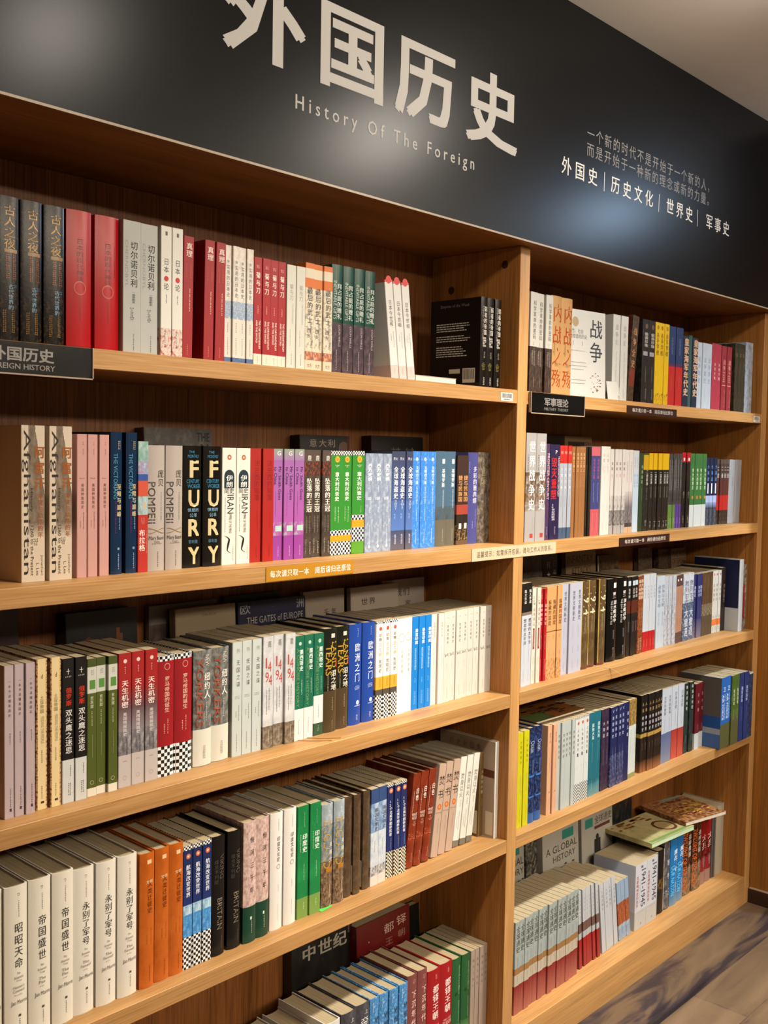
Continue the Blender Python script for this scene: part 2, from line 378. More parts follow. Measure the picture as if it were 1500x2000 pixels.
# ------------------------------------------------------------------ books
BOOKS = [
('L1', 'thick black hardback with gold strokes', 'h', [-1.2378,-1.2003,-1.1627], 0.024, 0.0336, 0.2099, 0.15, 0, [(1,'n:#14110d:#0c0b09:#3a2a12:60')], 
  [('v','古人之夜','#c79a52',0.06,0.36,0.05,0.55),('d','','#a8562a',0.38,0.58,0.28,0.2),('d','','#a8562a',0.38,0.58,-0.05,0.2),('d','','#5f86a3',0.6,0.64,0.3,0.2),('v','古代世界的','#86a9bd',0.6,0.78,0.1,0.26),('d','','#9b7338',0.78,0.95,-0.2,0.25),('d','','#9b7338',0.78,0.95,0.2,0.25),('b','','#8a6a38',0.36,0.385,0.1,0.6)], {'wrap': 1}),
('L1', 'plain bright red hardback, round seal', 'h', [-1.1203,-1.0708], 0.024, 0.0425, 0.2109, 0.15, 0, [(1,'#a8161b')], 
  [('v','日本的现代神话','#5e0d10',0.2,0.52,0,0.3),('d','','#7b1013',0.22,0.45,0.3,0.1),('o','','#c4584e',0.56,0.56,0,0.5),('d','','#6a0f12',0.62,0.8,0,0.12)], {'wrap': 1}),
('L1', 'silver grey paperback with black vertical title', 'p', [-1.0294,-0.9951], 0.024, 0.0331, 0.2106, 0.143, 0, [(1,'#a9aaa4')], 
  [('v','切尔诺贝利','#161616',0.15,0.5,0.12,0.42,1),('r','CHERNOBYL','#8b8c88',0.15,0.5,-0.3,0.18),('v','一部悲剧史','#222222',0.53,0.62,0.1,0.2),('d','','#333333',0.65,0.76,0,0.3),('d','','#2a2a2a',0.85,0.98,0.1,0.14)], {}),
('L1', 'white paperback with red sun dot', 'p', [-0.9638,-0.9413], 0.024, 0.0212, 0.2133, 0.143, 0, [(0.78,'#d2d0c6'),(1,'n:#cfcabf:#a63b28:#b94a33:30')], 
  [('v','日本','#1b1b1b',0.24,0.36,0,0.5),('c','','#b4281c',0.4,0.4,0,0.42),('v','论','#1b1b1b',0.43,0.49,0,0.5),('d','','#444444',0.52,0.6,0,0.16),('d','','#333333',0.8,0.93,-0.1,0.14),('b','','#555555',0.04,0.07,0,0.2)], {}),
('L1', 'wine red paperback with two-character white title', 'p', [-0.9195,-0.8766,-0.8518], 0.024, 0.0209, 0.2048, 0.143, 0.8, [(1,'#8e1a1c')], 
  [('v','真理','#e3d2c8',0.05,0.17,0.05,0.62,1),('d','','#b65a4c',0.22,0.35,0.2,0.2),('d','','#b65a4c',0.22,0.35,-0.2,0.2),('d','','#e0c8bc',0.42,0.62,0.15,0.16),('d','','#c07668',0.88,0.97,0,0.14)], {}),
('L1', 'pale paperback with blue wave print', 'p', [-0.8321,-0.8159,-0.8,-0.7839], 0.024, 0.0151, 0.2038, 0.143, 0, [(0.47,'n:#cfcabf:#c9b9ab:#d6d1c6:25'),(0.62,'n:#7d93ad:#a9b6bf:#c9c6bd:40'),(0.95,'#cbc4b8'),(1,'#4c6387')], 
  [('v','实用的日本史','#3c4650',0.16,0.44,0,0.5),('c','','#8d9a9d',0.135,0.135,0,0.35),('d','','#5a6a72',0.65,0.75,0,0.3),('d','','#6b6f74',0.78,0.93,0,0.2)], {}),
('L1', 'crimson paperback with cream foot', 'p', [-0.7662,-0.7467,-0.7272,-0.7077], 0.024, 0.0188, 0.1926, 0.143, 0, [(0.89,'#95191f'),(1,'#d4cbb8')], 
  [('v','菊与刀','#e8e0d4',0.13,0.34,0,0.55,1),('h','楚尘','#d9a59c',0.07,0.1,0,0.4),('d','','#dca79d',0.44,0.53,0,0.3),('r','THE CHRYSANTHEMUM','#e0cfc4',0.58,0.84,0.2,0.24,1),('r','AND THE SWORD','#e0cfc4',0.58,0.79,-0.15,0.22,1),('d','','#6a2020',0.91,0.98,0,0.1)], {}),
('L1', 'plain off-white paperback with faint title', 'p', [-0.686,-0.6632], 0.024, 0.0221, 0.1904, 0.143, 0, [(1,'#c6c4b8')], 
  [('v','菊与刀','#83837c',0.18,0.34,0,0.42),('r','THE CHRYSANTHEMUM','#8d8d86',0.37,0.56,0.15,0.13),('d','','#8d8d86',0.62,0.78,-0.1,0.12),('d','','#6e6e68',0.85,0.97,0.05,0.14)], {}),
('L1', 'orange and cream paperback with ink lettering', 'p', [-0.6398,-0.6159,-0.5921], 0.024, 0.0231, 0.2007, 0.143, 0, [(0.05,'#c4682a'),(0.14,'#cfc3ab'),(0.23,'#c4682a'),(0.82,'n:#cdc2aa:#8d8a85:#d2c8b2:30'),(0.9,'n:#b7632f:#c9b89c:#4c5a78:40'),(1,'#cbbda3')], 
  [('v','最后的武士','#1d1d20',0.22,0.56,0,0.62,1),('d','','#4a4a4e',0.58,0.8,0.2,0.25),('v','西乡','#242428',0.6,0.7,-0.1,0.5),('h','大方','#6b2a18',0.93,0.97,0,0.5)], {}),
('L1', 'dark green hardback with white Latin title', 'h', [-0.564,-0.533,-0.5028,-0.4723], 0.024, 0.0286, 0.2088, 0.15, 0, [(0.53,'#1d463a'),(1,'n:#4a3f45:#5a4a4d:#3a3438:20')], 
  [('v','拜占庭的赠礼','#cfd6cf',0.17,0.5,0.15,0.5,1),('r','INEVITABLE GIFTS','#a9bdb2',0.15,0.5,-0.25,0.26),('r','COLIN WELLS','#c0b2b0',0.55,0.75,0.15,0.18),('d','','#b9abab',0.78,0.97,-0.1,0.12)], {'wrap': 1}),
('L1', 'white paperback leaning over empty space', 'p', [-0.3952,-0.3711,-0.3466], 0.024, 0.0232, 0.2, 0.143, -7.5, [(0.025,'#cf6a60'),(0.86,'#d7d5cf'),(1,'#d2b9b4')], 
  [('v','日本今世相','#2b2b2b',0.2,0.47,0,0.45),('d','','#444444',0.52,0.7,0.15,0.14),('d','','#444444',0.54,0.62,-0.15,0.14),('c','','#c9463e',0.0,0.0,0,0.7),('d','','#a86058',0.88,0.96,0,0.14)], {}),
('L1', 'black hardback with its back board showing', 'h', [-0.1003,-0.075,-0.0467], 0.024, 0.0239, 0.2038, 0.15, 0, [(1,'#15110e')], 
  [('v','弱者的帝国','#cfcac0',0.1,0.42,0.1,0.5,1),('r','Empires of the Weak','#8f8a80',0.1,0.45,-0.25,0.24),('v','欧洲扩张','#c8c3b8',0.44,0.55,0,0.6,1),('d','','#a59f92',0.6,0.68,0,0.3),('d','','#8c8240',0.72,0.82,-0.1,0.5),('d','','#d0ccc2',0.88,0.98,0,0.3)], {'wrap': 1, 'board': 'blurb'}),
('R1', 'white over brown paperback', 'p', [0.0913,0.1229,0.1552], 0.024, 0.0289, 0.2388, 0.143, 0, [(0.54,'#aeaca4'),(1,'n:#33231a:#241812:#4a3a30:30')], 
  [('v','科学革命的密码','#26231f',0.08,0.47,0.1,0.42),('d','','#3a3632',0.49,0.53,0,0.3),('d','','#b5a797',0.58,0.74,0.15,0.2),('d','','#b5a797',0.58,0.72,-0.15,0.2),('d','','#9a8d80',0.84,0.95,0.1,0.14)], {}),
('R1', 'sand hardback with large rust characters', 'h', [0.1944,0.2431], 0.024, 0.048, 0.242, 0.15, 0, [(1,'#ab8558')], 
  [('v','内战之殇','#9a3a1c',0.06,0.94,0.05,0.98),('d','','#6b5536',0.45,0.6,-0.2,0.15),('d','','#8d7a58',0.66,0.72,0,0.4)], {'wrap': 1}),
('R1', 'white paperback beside the propped white cover', 'p', [0.4783,0.5185], 0.024, 0.0372, 0.2278, 0.143, 0, [(1,'#b9bab6')], 
  [('v','战争论','#7f817f',0.1,0.36,0,0.4),('r','The War That Shaped Us','#8e908e',0.42,0.78,0,0.2),('d','','#777777',0.85,0.97,0,0.16)], {}),
('R1', 'dark brown paperback tilted away, red corner', 'p', [0.5553], 0.024, 0.0326, 0.2354, 0.143, 6, [(1,'n:#3d2c1e:#2c2018:#5a4028:30')], 
  [('v','战争全史','#b98a52',0.12,0.62,0,0.62),('b','','#6d2b1a',0.62,0.82,0,0.8)], {'board': '#561416'}),
('R1', 'black paperback with silver title block', 'p', [0.6342,0.6718], 0.024, 0.0344, 0.2322, 0.143, 0, [(1,'n:#1d1815:#2c2624:#141010:30')], 
  [('c','','#6b4a36',0.08,0.08,0.1,0.4),('v','偷袭珍珠','#b3b0ac',0.15,0.33,0.1,0.6,1),('b','','#8e8c90',0.38,0.43,0,0.7),('d','','#8c8880',0.55,0.75,0.1,0.2),('d','','#a59f96',0.82,0.95,0.2,0.24)], {}),
('R1', 'bright yellow paperback with black title', 'p', [0.7027,0.7293,0.7571], 0.024, 0.0258, 0.2311, 0.143, 0, [(0.86,'#c5a210'),(1,'n:#c5a210:#b89008:#3a3010:30')], 
  [('v','杀手学校','#241d05',0.12,0.4,0,0.6,1),('c','','#8f7206',0.06,0.06,0,0.5)], {}),
('R1', 'paperback half blue, half red', 'p', [0.791,0.8341], 0.024, 0.0405, 0.2287, 0.143, 0, [(0.46,'#21325a'),(0.5,'#4a2a4a'),(1,'#a3221f')], 
  [('d','','#7f8fb4',0.14,0.36,0,0.3),('d','','#c66258',0.6,0.8,0,0.2)], {}),
('R1', 'navy paperback with cream patchwork letters', 'p', [0.8741,0.9306], 0.024, 0.0333, 0.2079, 0.143, 0, [(0.86,'#222633'),(1,'#1a2233')], 
  [('v','皇家海军年代史','#c2a184',0.02,0.84,0.05,1.0,2)], {}),
('R1', 'slim teal paperback between patchwork-lettered ones', 'p', [0.9027], 0.024, 0.0197, 0.2131, 0.143, 0, [(1,'#2d4a4c')], 
  [('d','','#5d7f86',0.1,0.4,0,0.3)], {}),
('R1', 'pale blue-white paperback with faint grey title', 'p', [0.9651,0.9968,1.0285], 0.024, 0.031, 0.1991, 0.143, 0, [(1,'#a3aebb')], 
  [('v','战争简史','#6f7b8a',0.2,0.62,0,0.5),('d','','#8a95a2',0.68,0.9,0,0.2)], {}),
('R1', 'rose pink paperback with small white title', 'p', [1.0606,1.0931], 0.024, 0.0317, 0.204, 0.143, 0, [(1,'#93303f')], 
  [('v','冰封大地','#dcb2b2',0.28,0.55,0.1,0.32,1)], {}),
('R1', 'dusty red paperback with cream lettering', 'p', [1.1324,1.1673], 0.024, 0.0309, 0.202, 0.143, 0, [(1,'#7f2830')], 
  [('v','战争之王','#c98d80',0.2,0.56,0,0.55,1),('b','','#c98d80',0.6,0.61,0,0.8),('d','','#b9806a',0.66,0.95,0.2,0.3)], {}),
('R1', 'dark olive paperback near the end', 'p', [1.2216,1.2463,1.271], 0.024, 0.024, 0.2188, 0.143, 0, [(1,'n:#2c281a:#1e1b13:#3a3626:20')], 
  [('d','','#9a8a50',0.14,0.2,0,0.5),('d','','#6e6544',0.24,0.5,0,0.3)], {}),
('R1', 'pale blue paperback next to the side panel', 'p', [1.3146], 0.024, 0.055, 0.2294, 0.143, 0, [(1,'n:#8b94a3:#6f7885:#98a2b0:20')], 
  [('d','','#555c68',0.04,0.1,0,0.5),('d','','#6c7480',0.3,0.6,0,0.2)], {}),
('L2', 'thick cream hardback with grey mountain picture', 'p', [-1.1878,-1.1434], 0.0441, 0.039, 0.2393, 0.155, 0, [(1,'m:afghan')], 
  [('r','Afghanistan','#2a211a',0.03,0.95,-0.3,0.38),('v','阿富汗','#8f4c12',0.12,0.42,0.26,0.46,2),('v','冲突与动荡的年','#8f4c12',0.43,0.72,0.3,0.24,1),('r','History','#2a211a',0.4,0.55,-0.08,0.13),('r','1260 to the Present','#3a3027',0.64,0.96,-0.05,0.14),('r','Jonathan','#3a3027',0.83,0.96,0.36,0.12),('r','L. Lee','#3a3027',0.88,0.96,0.18,0.12),('d','','#3a3027',0.72,0.78,0.1,0.3)], {}),
('L2', 'dusty pink paperback with thin black title', 'p', [-1.1041,-1.0832,-1.0625], 0.0483, 0.0178, 0.2282, 0.143, 0, [(1,'#b98d85')], 
  [('v','美国种族简史','#3a2522',0.34,0.52,0.05,0.3),('d','','#9b4b48',0.05,0.08,0.1,0.25),('d','','#5c3c38',0.1,0.15,0.1,0.12),('d','','#7b5753',0.3,0.32,0,0.6),('d','','#6b4a46',0.54,0.66,0.15,0.12),('d','','#6b4a46',0.6,0.66,-0.15,0.12)], {}),
('L2', 'deep blue hardback with pale blue Latin title', 'h', [-1.0365,-1.0073], 0.0509, 0.021, 0.2335, 0.15, 0, [(1,'#152a44')], 
  [('r','THE VICTORIANS','#4f8fae',0.15,0.47,-0.12,0.36),('v','至暗与巅峰','#cbb98c',0.36,0.6,0.2,0.42,1),('d','','#7c2f78',0.48,0.72,-0.1,0.24),('d','','#b7ab86',0.06,0.13,0.2,0.4),('d','','#9fb0be',0.6,0.7,0.25,0.12),('c','','#7d8ea0',0.82,0.82,0.15,0.22),('d','','#9fb0be',0.85,0.97,0.15,0.14)], {'wrap': 1}),
('L2', 'colourful paperback with red foot and rooftops', 'p', [-0.9858], 0.0528, 0.0199, 0.2193, 0.143, 0, [(0.15,'n:#7f9f98:#9fb3a8:#5c8f7c:20'),(0.25,'n:#7d8fb0:#b3686a:#a8b0b8:40'),(0.3,'#2c4a8e'),(0.42,'#b84a34'),(0.56,'n:#8fb0b4:#9dbab8:#7f7266:20'),(1,'#a52a22')], 
  [('v','布拉格','#e8ddd2',0.67,0.84,-0.1,0.62,1),('d','','#d2938a',0.68,0.86,0.36,0.12),('d','','#d2938a',0.58,0.64,0,0.5),('b','','#b8a48c',0.46,0.52,0.1,0.3)], {}),
('L2', 'warm grey hardback with thin dark Latin title', 'h', [-0.9579,-0.9224], 0.0535, 0.0344, 0.2132, 0.15, 0, [(1,'#a39a92')], 
  [('v','庞贝','#2b2723',0.19,0.33,0.22,0.4),('r','POMPEII','#3b3630',0.29,0.62,-0.3,0.42),('d','','#4c463f',0.37,0.6,0.25,0.12),('x','','#8a6a38',0.66,0.7,0,0.9),('h','Mary Beard','#3f3932',0.72,0.76,0,0.85),('d','','#5c554c',0.76,0.8,0,0.6),('d','','#4c463f',0.84,0.97,0.05,0.1)], {}),
('L2', 'black hardback with four giant cream letters', 'h', [-0.8806,-0.8392], 0.0558, 0.0389, 0.2137, 0.15, 0, [(1,'#15130f')], 
  [('h','F','#cbb98c',0.12,0.26,0.05,0.62,2),('h','U','#cbb98c',0.36,0.5,0.05,0.62,2),('h','R','#cbb98c',0.6,0.74,0.05,0.62,2),('h','Y','#cbb98c',0.83,0.97,0.05,0.62,2),('h','THE','#3f7f9e',0.04,0.06,-0.1,0.3),('h','MONTHLY','#3f7f9e',0.07,0.1,0,0.6),('h','CENTURY','#3f7f9e',0.27,0.31,0,0.7),('h','WORKER','#3f7f9e',0.31,0.35,0.05,0.7),('h','愤怒的','#7fa9bf',0.51,0.54,0,0.6),('h','公羊','#7fa9bf',0.55,0.585,0,0.4),('h','菲利普','#4f7f98',0.77,0.8,0,0.5)], {'wrap': 1}),
('L2', 'white paperback with blue arch emblem', 'p', [-0.801,-0.7677], 0.0581, 0.0318, 0.2115, 0.143, 0, [(1,'#d3d0c6')], 
  [('b','','#1c2a33',0.24,0.345,0,0.72),('c','','#1c2a33',0.24,0.24,0,0.72),('v','伊朗','#e8e6de',0.23,0.34,0.02,0.5,1),('h','简史','#33312d',0.345,0.39,0,0.8),('r','IRAN','#33312d',0.4,0.56,0.1,0.5),('r','EMPIRE OF THE MIND','#5b5750',0.56,0.73,0.1,0.2),('d','','#6b675f',0.42,0.72,-0.28,0.1),('e','','#15130f',0.75,0.9,-0.1,0.5),('c','','#b0552c',0.08,0.08,0,0.3),('c','','#e0d8c8',0.08,0.08,0,0.12),('d','','#55514a',0.84,0.97,0.3,0.1)], {}),
('L2', 'vermilion paperback with dark red title', 'p', [-0.7355,-0.7071], 0.0597, 0.0269, 0.2116, 0.143, 0, [(1,'#981d15')], 
  [('v','法兰西的陷落','#6d100c',0.1,0.46,0.1,0.5),('d','','#3a2a7a',0.22,0.36,-0.25,0.16),('d','','#7d140f',0.55,0.72,0.15,0.12),('d','','#5d0f0b',0.86,0.97,0.1,0.12)], {}),
('L2', 'violet paperback with green edge and bold title', 'p', [-0.679,-0.6529,-0.627], 0.061, 0.0251, 0.2118, 0.143, 0, [(0.1,'g:#7f8f7c:#8f6a95'),(0.66,'g:#8f5a96:#9a4f97'),(0.78,'n:#9a4f97:#8f9f98:#8a4a88:20'),(1,'#86398a')], 
  [('r','Mr. Smith Goes','#1c1030',0.16,0.46,0.2,0.3,1),('r','to China','#1c1030',0.16,0.32,-0.22,0.3,1),('d','','#5c3a70',0.38,0.62,-0.2,0.14),('h','G','#d8d4d8',0.02,0.06,0.1,0.45,1),('b','','#9fc0b4',0.69,0.74,0.1,0.6),('d','','#d3c3d8',0.87,0.97,0.1,0.16)], {}),
('L2', 'dark brown paperback with white deer emblem', 'p', [-0.6017,-0.5769,-0.5521], 0.0625, 0.0241, 0.2111, 0.143, 0, [(0.11,'#4a3d36'),(0.24,'n:#3a2a22:#8e3a1c:#2a1e18:50'),(1,'n:#3a3028:#4a3f36:#2c241e:15')], 
  [('v','坠落的王冠','#dedad2',0.26,0.58,0.1,0.62,1),('h','鹿','#d8d4cc',0.05,0.1,0.1,0.4),('d','','#8f867c',0.61,0.78,0.2,0.16),('d','','#8f867c',0.61,0.78,-0.15,0.16),('d','','#c8c2b8',0.82,0.97,-0.2,0.14),('d','','#c8c2b8',0.85,0.97,0.25,0.14)], {}),
('L2', 'green paperback with orange band near foot', 'p', [-0.5239,-0.4923], 0.0639, 0.0309, 0.21, 0.143, 0, [(0.04,'k:#141414:#dedede:3.6'),(0.76,'#2b7a26'),(0.81,'k:#141414:#dedede:5'),(0.87,'#dd8a1c'),(1,'k:#141414:#dedede:5')], 
  [('v','意大利兴衰史','#eef0e6',0.2,0.48,0.05,0.4,1),('c','','#d99a2a',0.08,0.08,0.05,0.42),('h','读','#7a3a10',0.065,0.095,0.05,0.2),('d','','#cfe0c2',0.13,0.16,0.05,0.4),('d','','#cfe0c2',0.53,0.7,0.2,0.13),('d','','#cfe0c2',0.53,0.68,-0.1,0.13),('d','','#3a3a3a',0.9,0.97,0.1,0.2)], {'band': 'belly'}),
('L2', 'green paperback with green foot below checks', 'p', [-0.4581], 0.0649, 0.0361, 0.2107, 0.143, 0, [(0.04,'k:#141414:#dedede:3.6'),(0.62,'#2b7a26'),(0.67,'k:#141414:#dedede:5'),(0.74,'#dd8a1c'),(0.88,'k:#141414:#dedede:5'),(1,'#4f8a26')], 
  [('v','意大利兴衰史','#eef0e6',0.2,0.48,0.05,0.4,1),('c','','#d99a2a',0.08,0.08,0.05,0.4),('h','读','#7a3a10',0.065,0.095,0.05,0.2),('d','','#cfe0c2',0.13,0.16,0.05,0.4),('d','','#cfe0c2',0.53,0.61,0.2,0.13)], {'band': 'belly'}),
('L2', 'mottled blue-grey paperback with white title', 'p', [-0.4257,-0.3977,-0.3698], 0.0655, 0.0272, 0.2064, 0.143, 0, [(1,'n:#7c889c:#97a3b3:#707e94:25')], 
  [('v','西方史纲','#e6e8ea',0.1,0.28,0,0.5,1),('d','','#dfe2e6',0.32,0.4,0,0.2),('h','100','#dfe2e6',0.44,0.47,-0.1,0.5),('d','','#d6dbe2',0.54,0.6,0,0.16),('d','','#e6e8ea',0.72,0.93,0,0.2),('c','','#e2e4e6',0.94,0.94,0,0.24)], {}),
('L2', 'indigo to sea blue paperback, bold white title', 'p', [-0.3445,-0.3218,-0.2991], 0.0666, 0.022, 0.2118, 0.143, 0, [(0.08,'#343a52'),(0.5,'g:#343e5e:#3a4f7c'),(0.8,'g:#3f5c92:#4a6aa6'),(1,'g:#3a4260:#54515c')], 
  [('v','全球海盗史','#e4e6ea',0.15,0.48,0.1,0.66,1),('h','界火','#ccd2da',0.06,0.09,0,0.6),('d','','#d3d9e2',0.49,0.6,0.1,0.45),('d','','#aebfd6',0.63,0.7,0,0.5),('d','','#e4e6ea',0.84,0.95,0.1,0.3)], {}),
('L2', 'bright sky blue paperback with white flecks', 'p', [-0.2742,-0.2471,-0.22], 0.0674, 0.0263, 0.2128, 0.143, 0, [(1,'n:#2f6fc0:#5a93d2:#3a7cc8:30')], 
  [('v','文明的力量','#d3e2f0',0.15,0.34,0.1,0.36),('d','','#cfe0f0',0.36,0.55,0.1,0.24),('d','','#cfe0f0',0.6,0.72,0.1,0.14),('d','','#dfeaf4',0.8,0.97,0.05,0.2),('c','','#cfe0f0',0.08,0.08,0.05,0.3)], {}),
('L2', 'slate blue hardback with dark landscape foot', 'h', [-0.1878,-0.1504], 0.0683, 0.0367, 0.214, 0.15, 0, [(0.58,'#3f5c72'),(0.72,'n:#3f5260:#4a4a42:#38403e:25'),(1,'#5a564a')], 
  [('v','基辅罗斯','#dfe4e4',0.18,0.38,0.15,0.36,1),('b','','#b9c4c8',0.08,0.13,0.15,0.3),('d','','#cfd6d6',0.4,0.6,0.15,0.18),('d','','#c0c0b4',0.82,0.95,0.15,0.14)], {}),
('L2', 'short dark brown paperback, orange title', 'p', [-0.1204,-0.0978], 0.069, 0.0218, 0.2055, 0.143, 0, [(0.55,'#33221c'),(0.66,'#8c3a2c'),(0.78,'#241c16'),(0.95,'n:#2a221a:#8a6a3a:#1c1814:40'),(1,'#5a4632')], 
  [('v','捷与民族国','#c8935a',0.22,0.52,0.05,0.72,1),('b','','#e0d8c8',0.76,0.82,0.1,0.4),('d','','#b9a070',0.84,0.95,0,0.3)], {}),
('L2', 'violet-blue hardback with white handwriting', 'h', [-0.0675], 0.0694, 0.0373, 0.2132, 0.15, 0, [(1,'#45477e')], 
  [('v','多彩的雅典娜','#d3d3e4',0.15,0.56,0.1,0.44),('d','','#9fa2c8',0.1,0.24,-0.4,0.1),('d','','#aeb0d0',0.62,0.82,0.2,0.1),('d','','#aeb0d0',0.75,0.84,-0.1,0.12)], {'wrap': 1}),
('L2', 'stone textured thick book by the post', 'h', [-0.0244], 0.0697, 0.0474, 0.2137, 0.15, 0, [(1,'n:#5c544a:#7a7064:#3f3931:25')], 
  [('v','百废','#8f8368',0.17,0.36,-0.1,0.5),('h','待','#8f8368',0.05,0.07,0.1,0.2)], {'wrap': 1}),
('R2', 'tall grey paperback with soldier silhouette', 'p', [0.087,0.1312], 0.0199, 0.042, 0.2626, 0.15, 0, [(0.3,'#8f8d8c'),(0.36,'#8f8d8c'),(0.66,'n:#6a5646:#4a382a:#97948f:18'),(0.72,'n:#8c8a88:#6a5a4e:#97948f:12'),(1,'#918e8d')], 
  [('v','世界战争史','#d9d9d6',0.06,0.72,0.1,0.62,1),('r','HISTORY OF WAR','#4a4a48',0.2,0.56,-0.3,0.16),('d','','#6f6d6b',0.78,0.9,0.25,0.1),('b','','#9a3a30',0.925,0.965,0.15,0.3)], {}),
('R2', 'narrow plum paperback with white Latin title', 'p', [0.1674], 0.023, 0.0165, 0.2379, 0.143, 0, [(1,'n:#3a2c4a:#5c2c44:#2c2c54:30')], 
  [('r','FRONTIER CENTURY','#c9a9a8',0.1,0.58,0.1,0.6),('d','','#a89ab4',0.86,0.95,0,0.4)], {}),
('R2', 'navy paperback with huge scarlet title', 'p', [0.2], 0.0237, 0.0421, 0.237, 0.143, 0, [(1,'n:#1a1636:#241a44:#2a1430:20')], 
  [('v','毁灭重塑','#b3231f',0.13,0.58,-0.1,0.6,1),('r','TRANSFORMATION CENTURY','#c9b4b8',0.12,0.55,0.38,0.18),('v','20世纪的欧洲','#b9b4c4',0.62,0.8,-0.1,0.34,1),('h','P','#d9d4d4',0.06,0.1,0.1,0.2),('d','','#b9b4c4',0.86,0.96,0.1,0.2)], {}),
('R2', 'grey-white paperback with scarlet top', 'p', [0.2334,0.2508,0.2683], 0.0252, 0.0167, 0.235, 0.143, 0, [(0.19,'#a3241e'),(0.88,'#8c929c'),(1,'#3a4a62')], 
  [('h','新民','#e0a89c',0.05,0.1,0,0.6),('v','大国之路','#c6cad0',0.22,0.48,0,0.4),('d','','#5a5058',0.54,0.66,0,0.2)], {}),
('R2', 'tan paperback with cream title', 'p', [0.2898,0.3061,0.3223,0.3385], 0.0269, 0.0155, 0.2335, 0.143, 0, [(1,'#7f5530')], 
  [('v','丝绸之路上','#c9ab80',0.06,0.28,0,0.5),('d','','#b08a5c',0.33,0.45,0,0.2),('d','','#a07c50',0.6,0.95,0,0.15)], {}),
('R2', 'slim black paperback with dark gold lettering', 'p', [0.3552,0.3691], 0.029, 0.0132, 0.2337, 0.143, 0, [(1,'#14110d')], 
  [('d','','#6b5a34',0.2,0.9,0.1,0.4)], {}),
('R2', 'navy paperback with salmon top and foot', 'p', [0.3889,0.4123], 0.0298, 0.0226, 0.2343, 0.143, 0, [(0.1,'#a5505a'),(0.7,'#323666'),(1,'#a4474c')], 
  [('v','现代战争之路','#a34e62',0.13,0.36,0.1,0.45),('d','','#b8b4cc',0.4,0.62,0.1,0.2),('d','','#d8a8a8',0.74,0.95,0,0.24)], {}),
('R2', 'plain white paperback with small grey print', 'p', [0.4404,0.4668], 0.0313, 0.0257, 0.2366, 0.143, 0, [(1,'#b3b2ad')], 
  [('d','','#8a8986',0.08,0.12,0,0.4),('v','简史','#80807c',0.14,0.18,0,0.3),('d','','#9a6a64',0.22,0.3,0.15,0.2),('d','','#7c7b78',0.2,0.32,-0.1,0.2),('d','','#8a8a86',0.66,0.74,0,0.16),('d','','#77766f',0.86,0.95,0,0.2)], {}),
('R2', 'grey paperback with smoky horsemen at foot', 'p', [0.4931,0.5121,0.5312,0.5503], 0.0329, 0.0183, 0.2302, 0.143, 0, [(0.55,'#aeaaa6'),(0.72,'n:#9f9a96:#7f7a78:#b0aca8:20'),(0.9,'n:#6f6a68:#3a3634:#8f8a86:40'),(1,'#8c8886')], 
  [('h','拿','#7a4a46',0.15,0.19,0,0.5),('h','破','#6a4a46',0.21,0.25,0,0.5),('h','仑','#a06058',0.29,0.33,0,0.5)], {}),
('R2', 'pale paperback fading to dark smoke', 'p', [0.5724,0.5935], 0.035, 0.0204, 0.2294, 0.143, 0, [(0.5,'#b3aca8'),(0.7,'g:#a89f9c:#5a5254'),(0.88,'n:#5f5a5c:#3f3a3c:#77706f:30'),(0.93,'#3c3436'),(1,'#a88a6c')], 
  [('d','','#7c6a68',0.14,0.4,0,0.36)], {}),
('R2', 'ice blue paperback with ink strokes', 'p', [0.6144,0.6318], 0.0362, 0.0167, 0.2282, 0.143, 0, [(0.27,'#a8abb0'),(1,'#9fadba')], 
  [('d','','#5a6470',0.08,0.22,0,0.4),('v','海上战争','#6c86a0',0.28,0.46,0,0.5),('d','','#8497aa',0.55,0.8,0,0.2)], {}),
('R2', 'dark green paperback with pale title', 'p', [0.6549], 0.0371, 0.024, 0.2229, 0.143, 0, [(1,'#26351f')], 
  [('v','非洲战史','#9fae86',0.15,0.4,0.2,0.4),('d','','#7d8c68',0.45,0.6,0.2,0.2)], {}),
('R2', 'black paperback with narrow yellow top', 'p', [0.6843], 0.0378, 0.0288, 0.2233, 0.143, 0, [(0.03,'#26351f'),(0.22,'#a8860c'),(1,'n:#1c1a12:#26231a:#12100c:20')], 
  [('v','二战欧洲','#b9b6a4',0.22,0.42,0.2,0.4,1),('d','','#8c8a7c',0.45,0.6,0.2,0.3),('d','','#a09e90',0.86,0.95,0.1,0.4)], {}),
('R2', 'black paperback with wide yellow top', 'p', [0.7177,0.7431,0.7665,0.7899,0.8134], 0.0386, 0.0227, 0.2221, 0.143, 0, [(0.215,'#bb9408'),(1,'n:#1c1710:#241d14:#100d09:20')], 
  [('v','二战史诗','#c2c0b4',0.24,0.4,0.1,0.5,1),('d','','#86806e',0.43,0.58,0.1,0.3),('d','','#7b4a28',0.82,0.85,0.1,0.4),('d','','#b0aea0',0.88,0.97,0.1,0.44)], {}),
('R2', 'charcoal paperback with lime green foot', 'p', [0.8323,0.8469,0.8614], 0.0416, 0.0138, 0.2225, 0.143, 0, [(0.68,'n:#33302e:#4a4644:#262423:20'),(1,'#4f6d30')], 
  [('d','','#a3a09a',0.08,0.5,0.1,0.5),('d','','#c9d0b4',0.86,0.95,0.1,0.4)], {}),
('R2', 'charcoal paperback with purple foot', 'p', [0.876,0.8905,0.905], 0.0426, 0.0138, 0.223, 0.143, 0, [(0.68,'n:#33302e:#4a4644:#262423:20'),(1,'#4a3172')], 
  [('d','','#a3a09a',0.08,0.46,0.1,0.5),('d','','#c4b8d8',0.86,0.95,0.1,0.4)], {}),
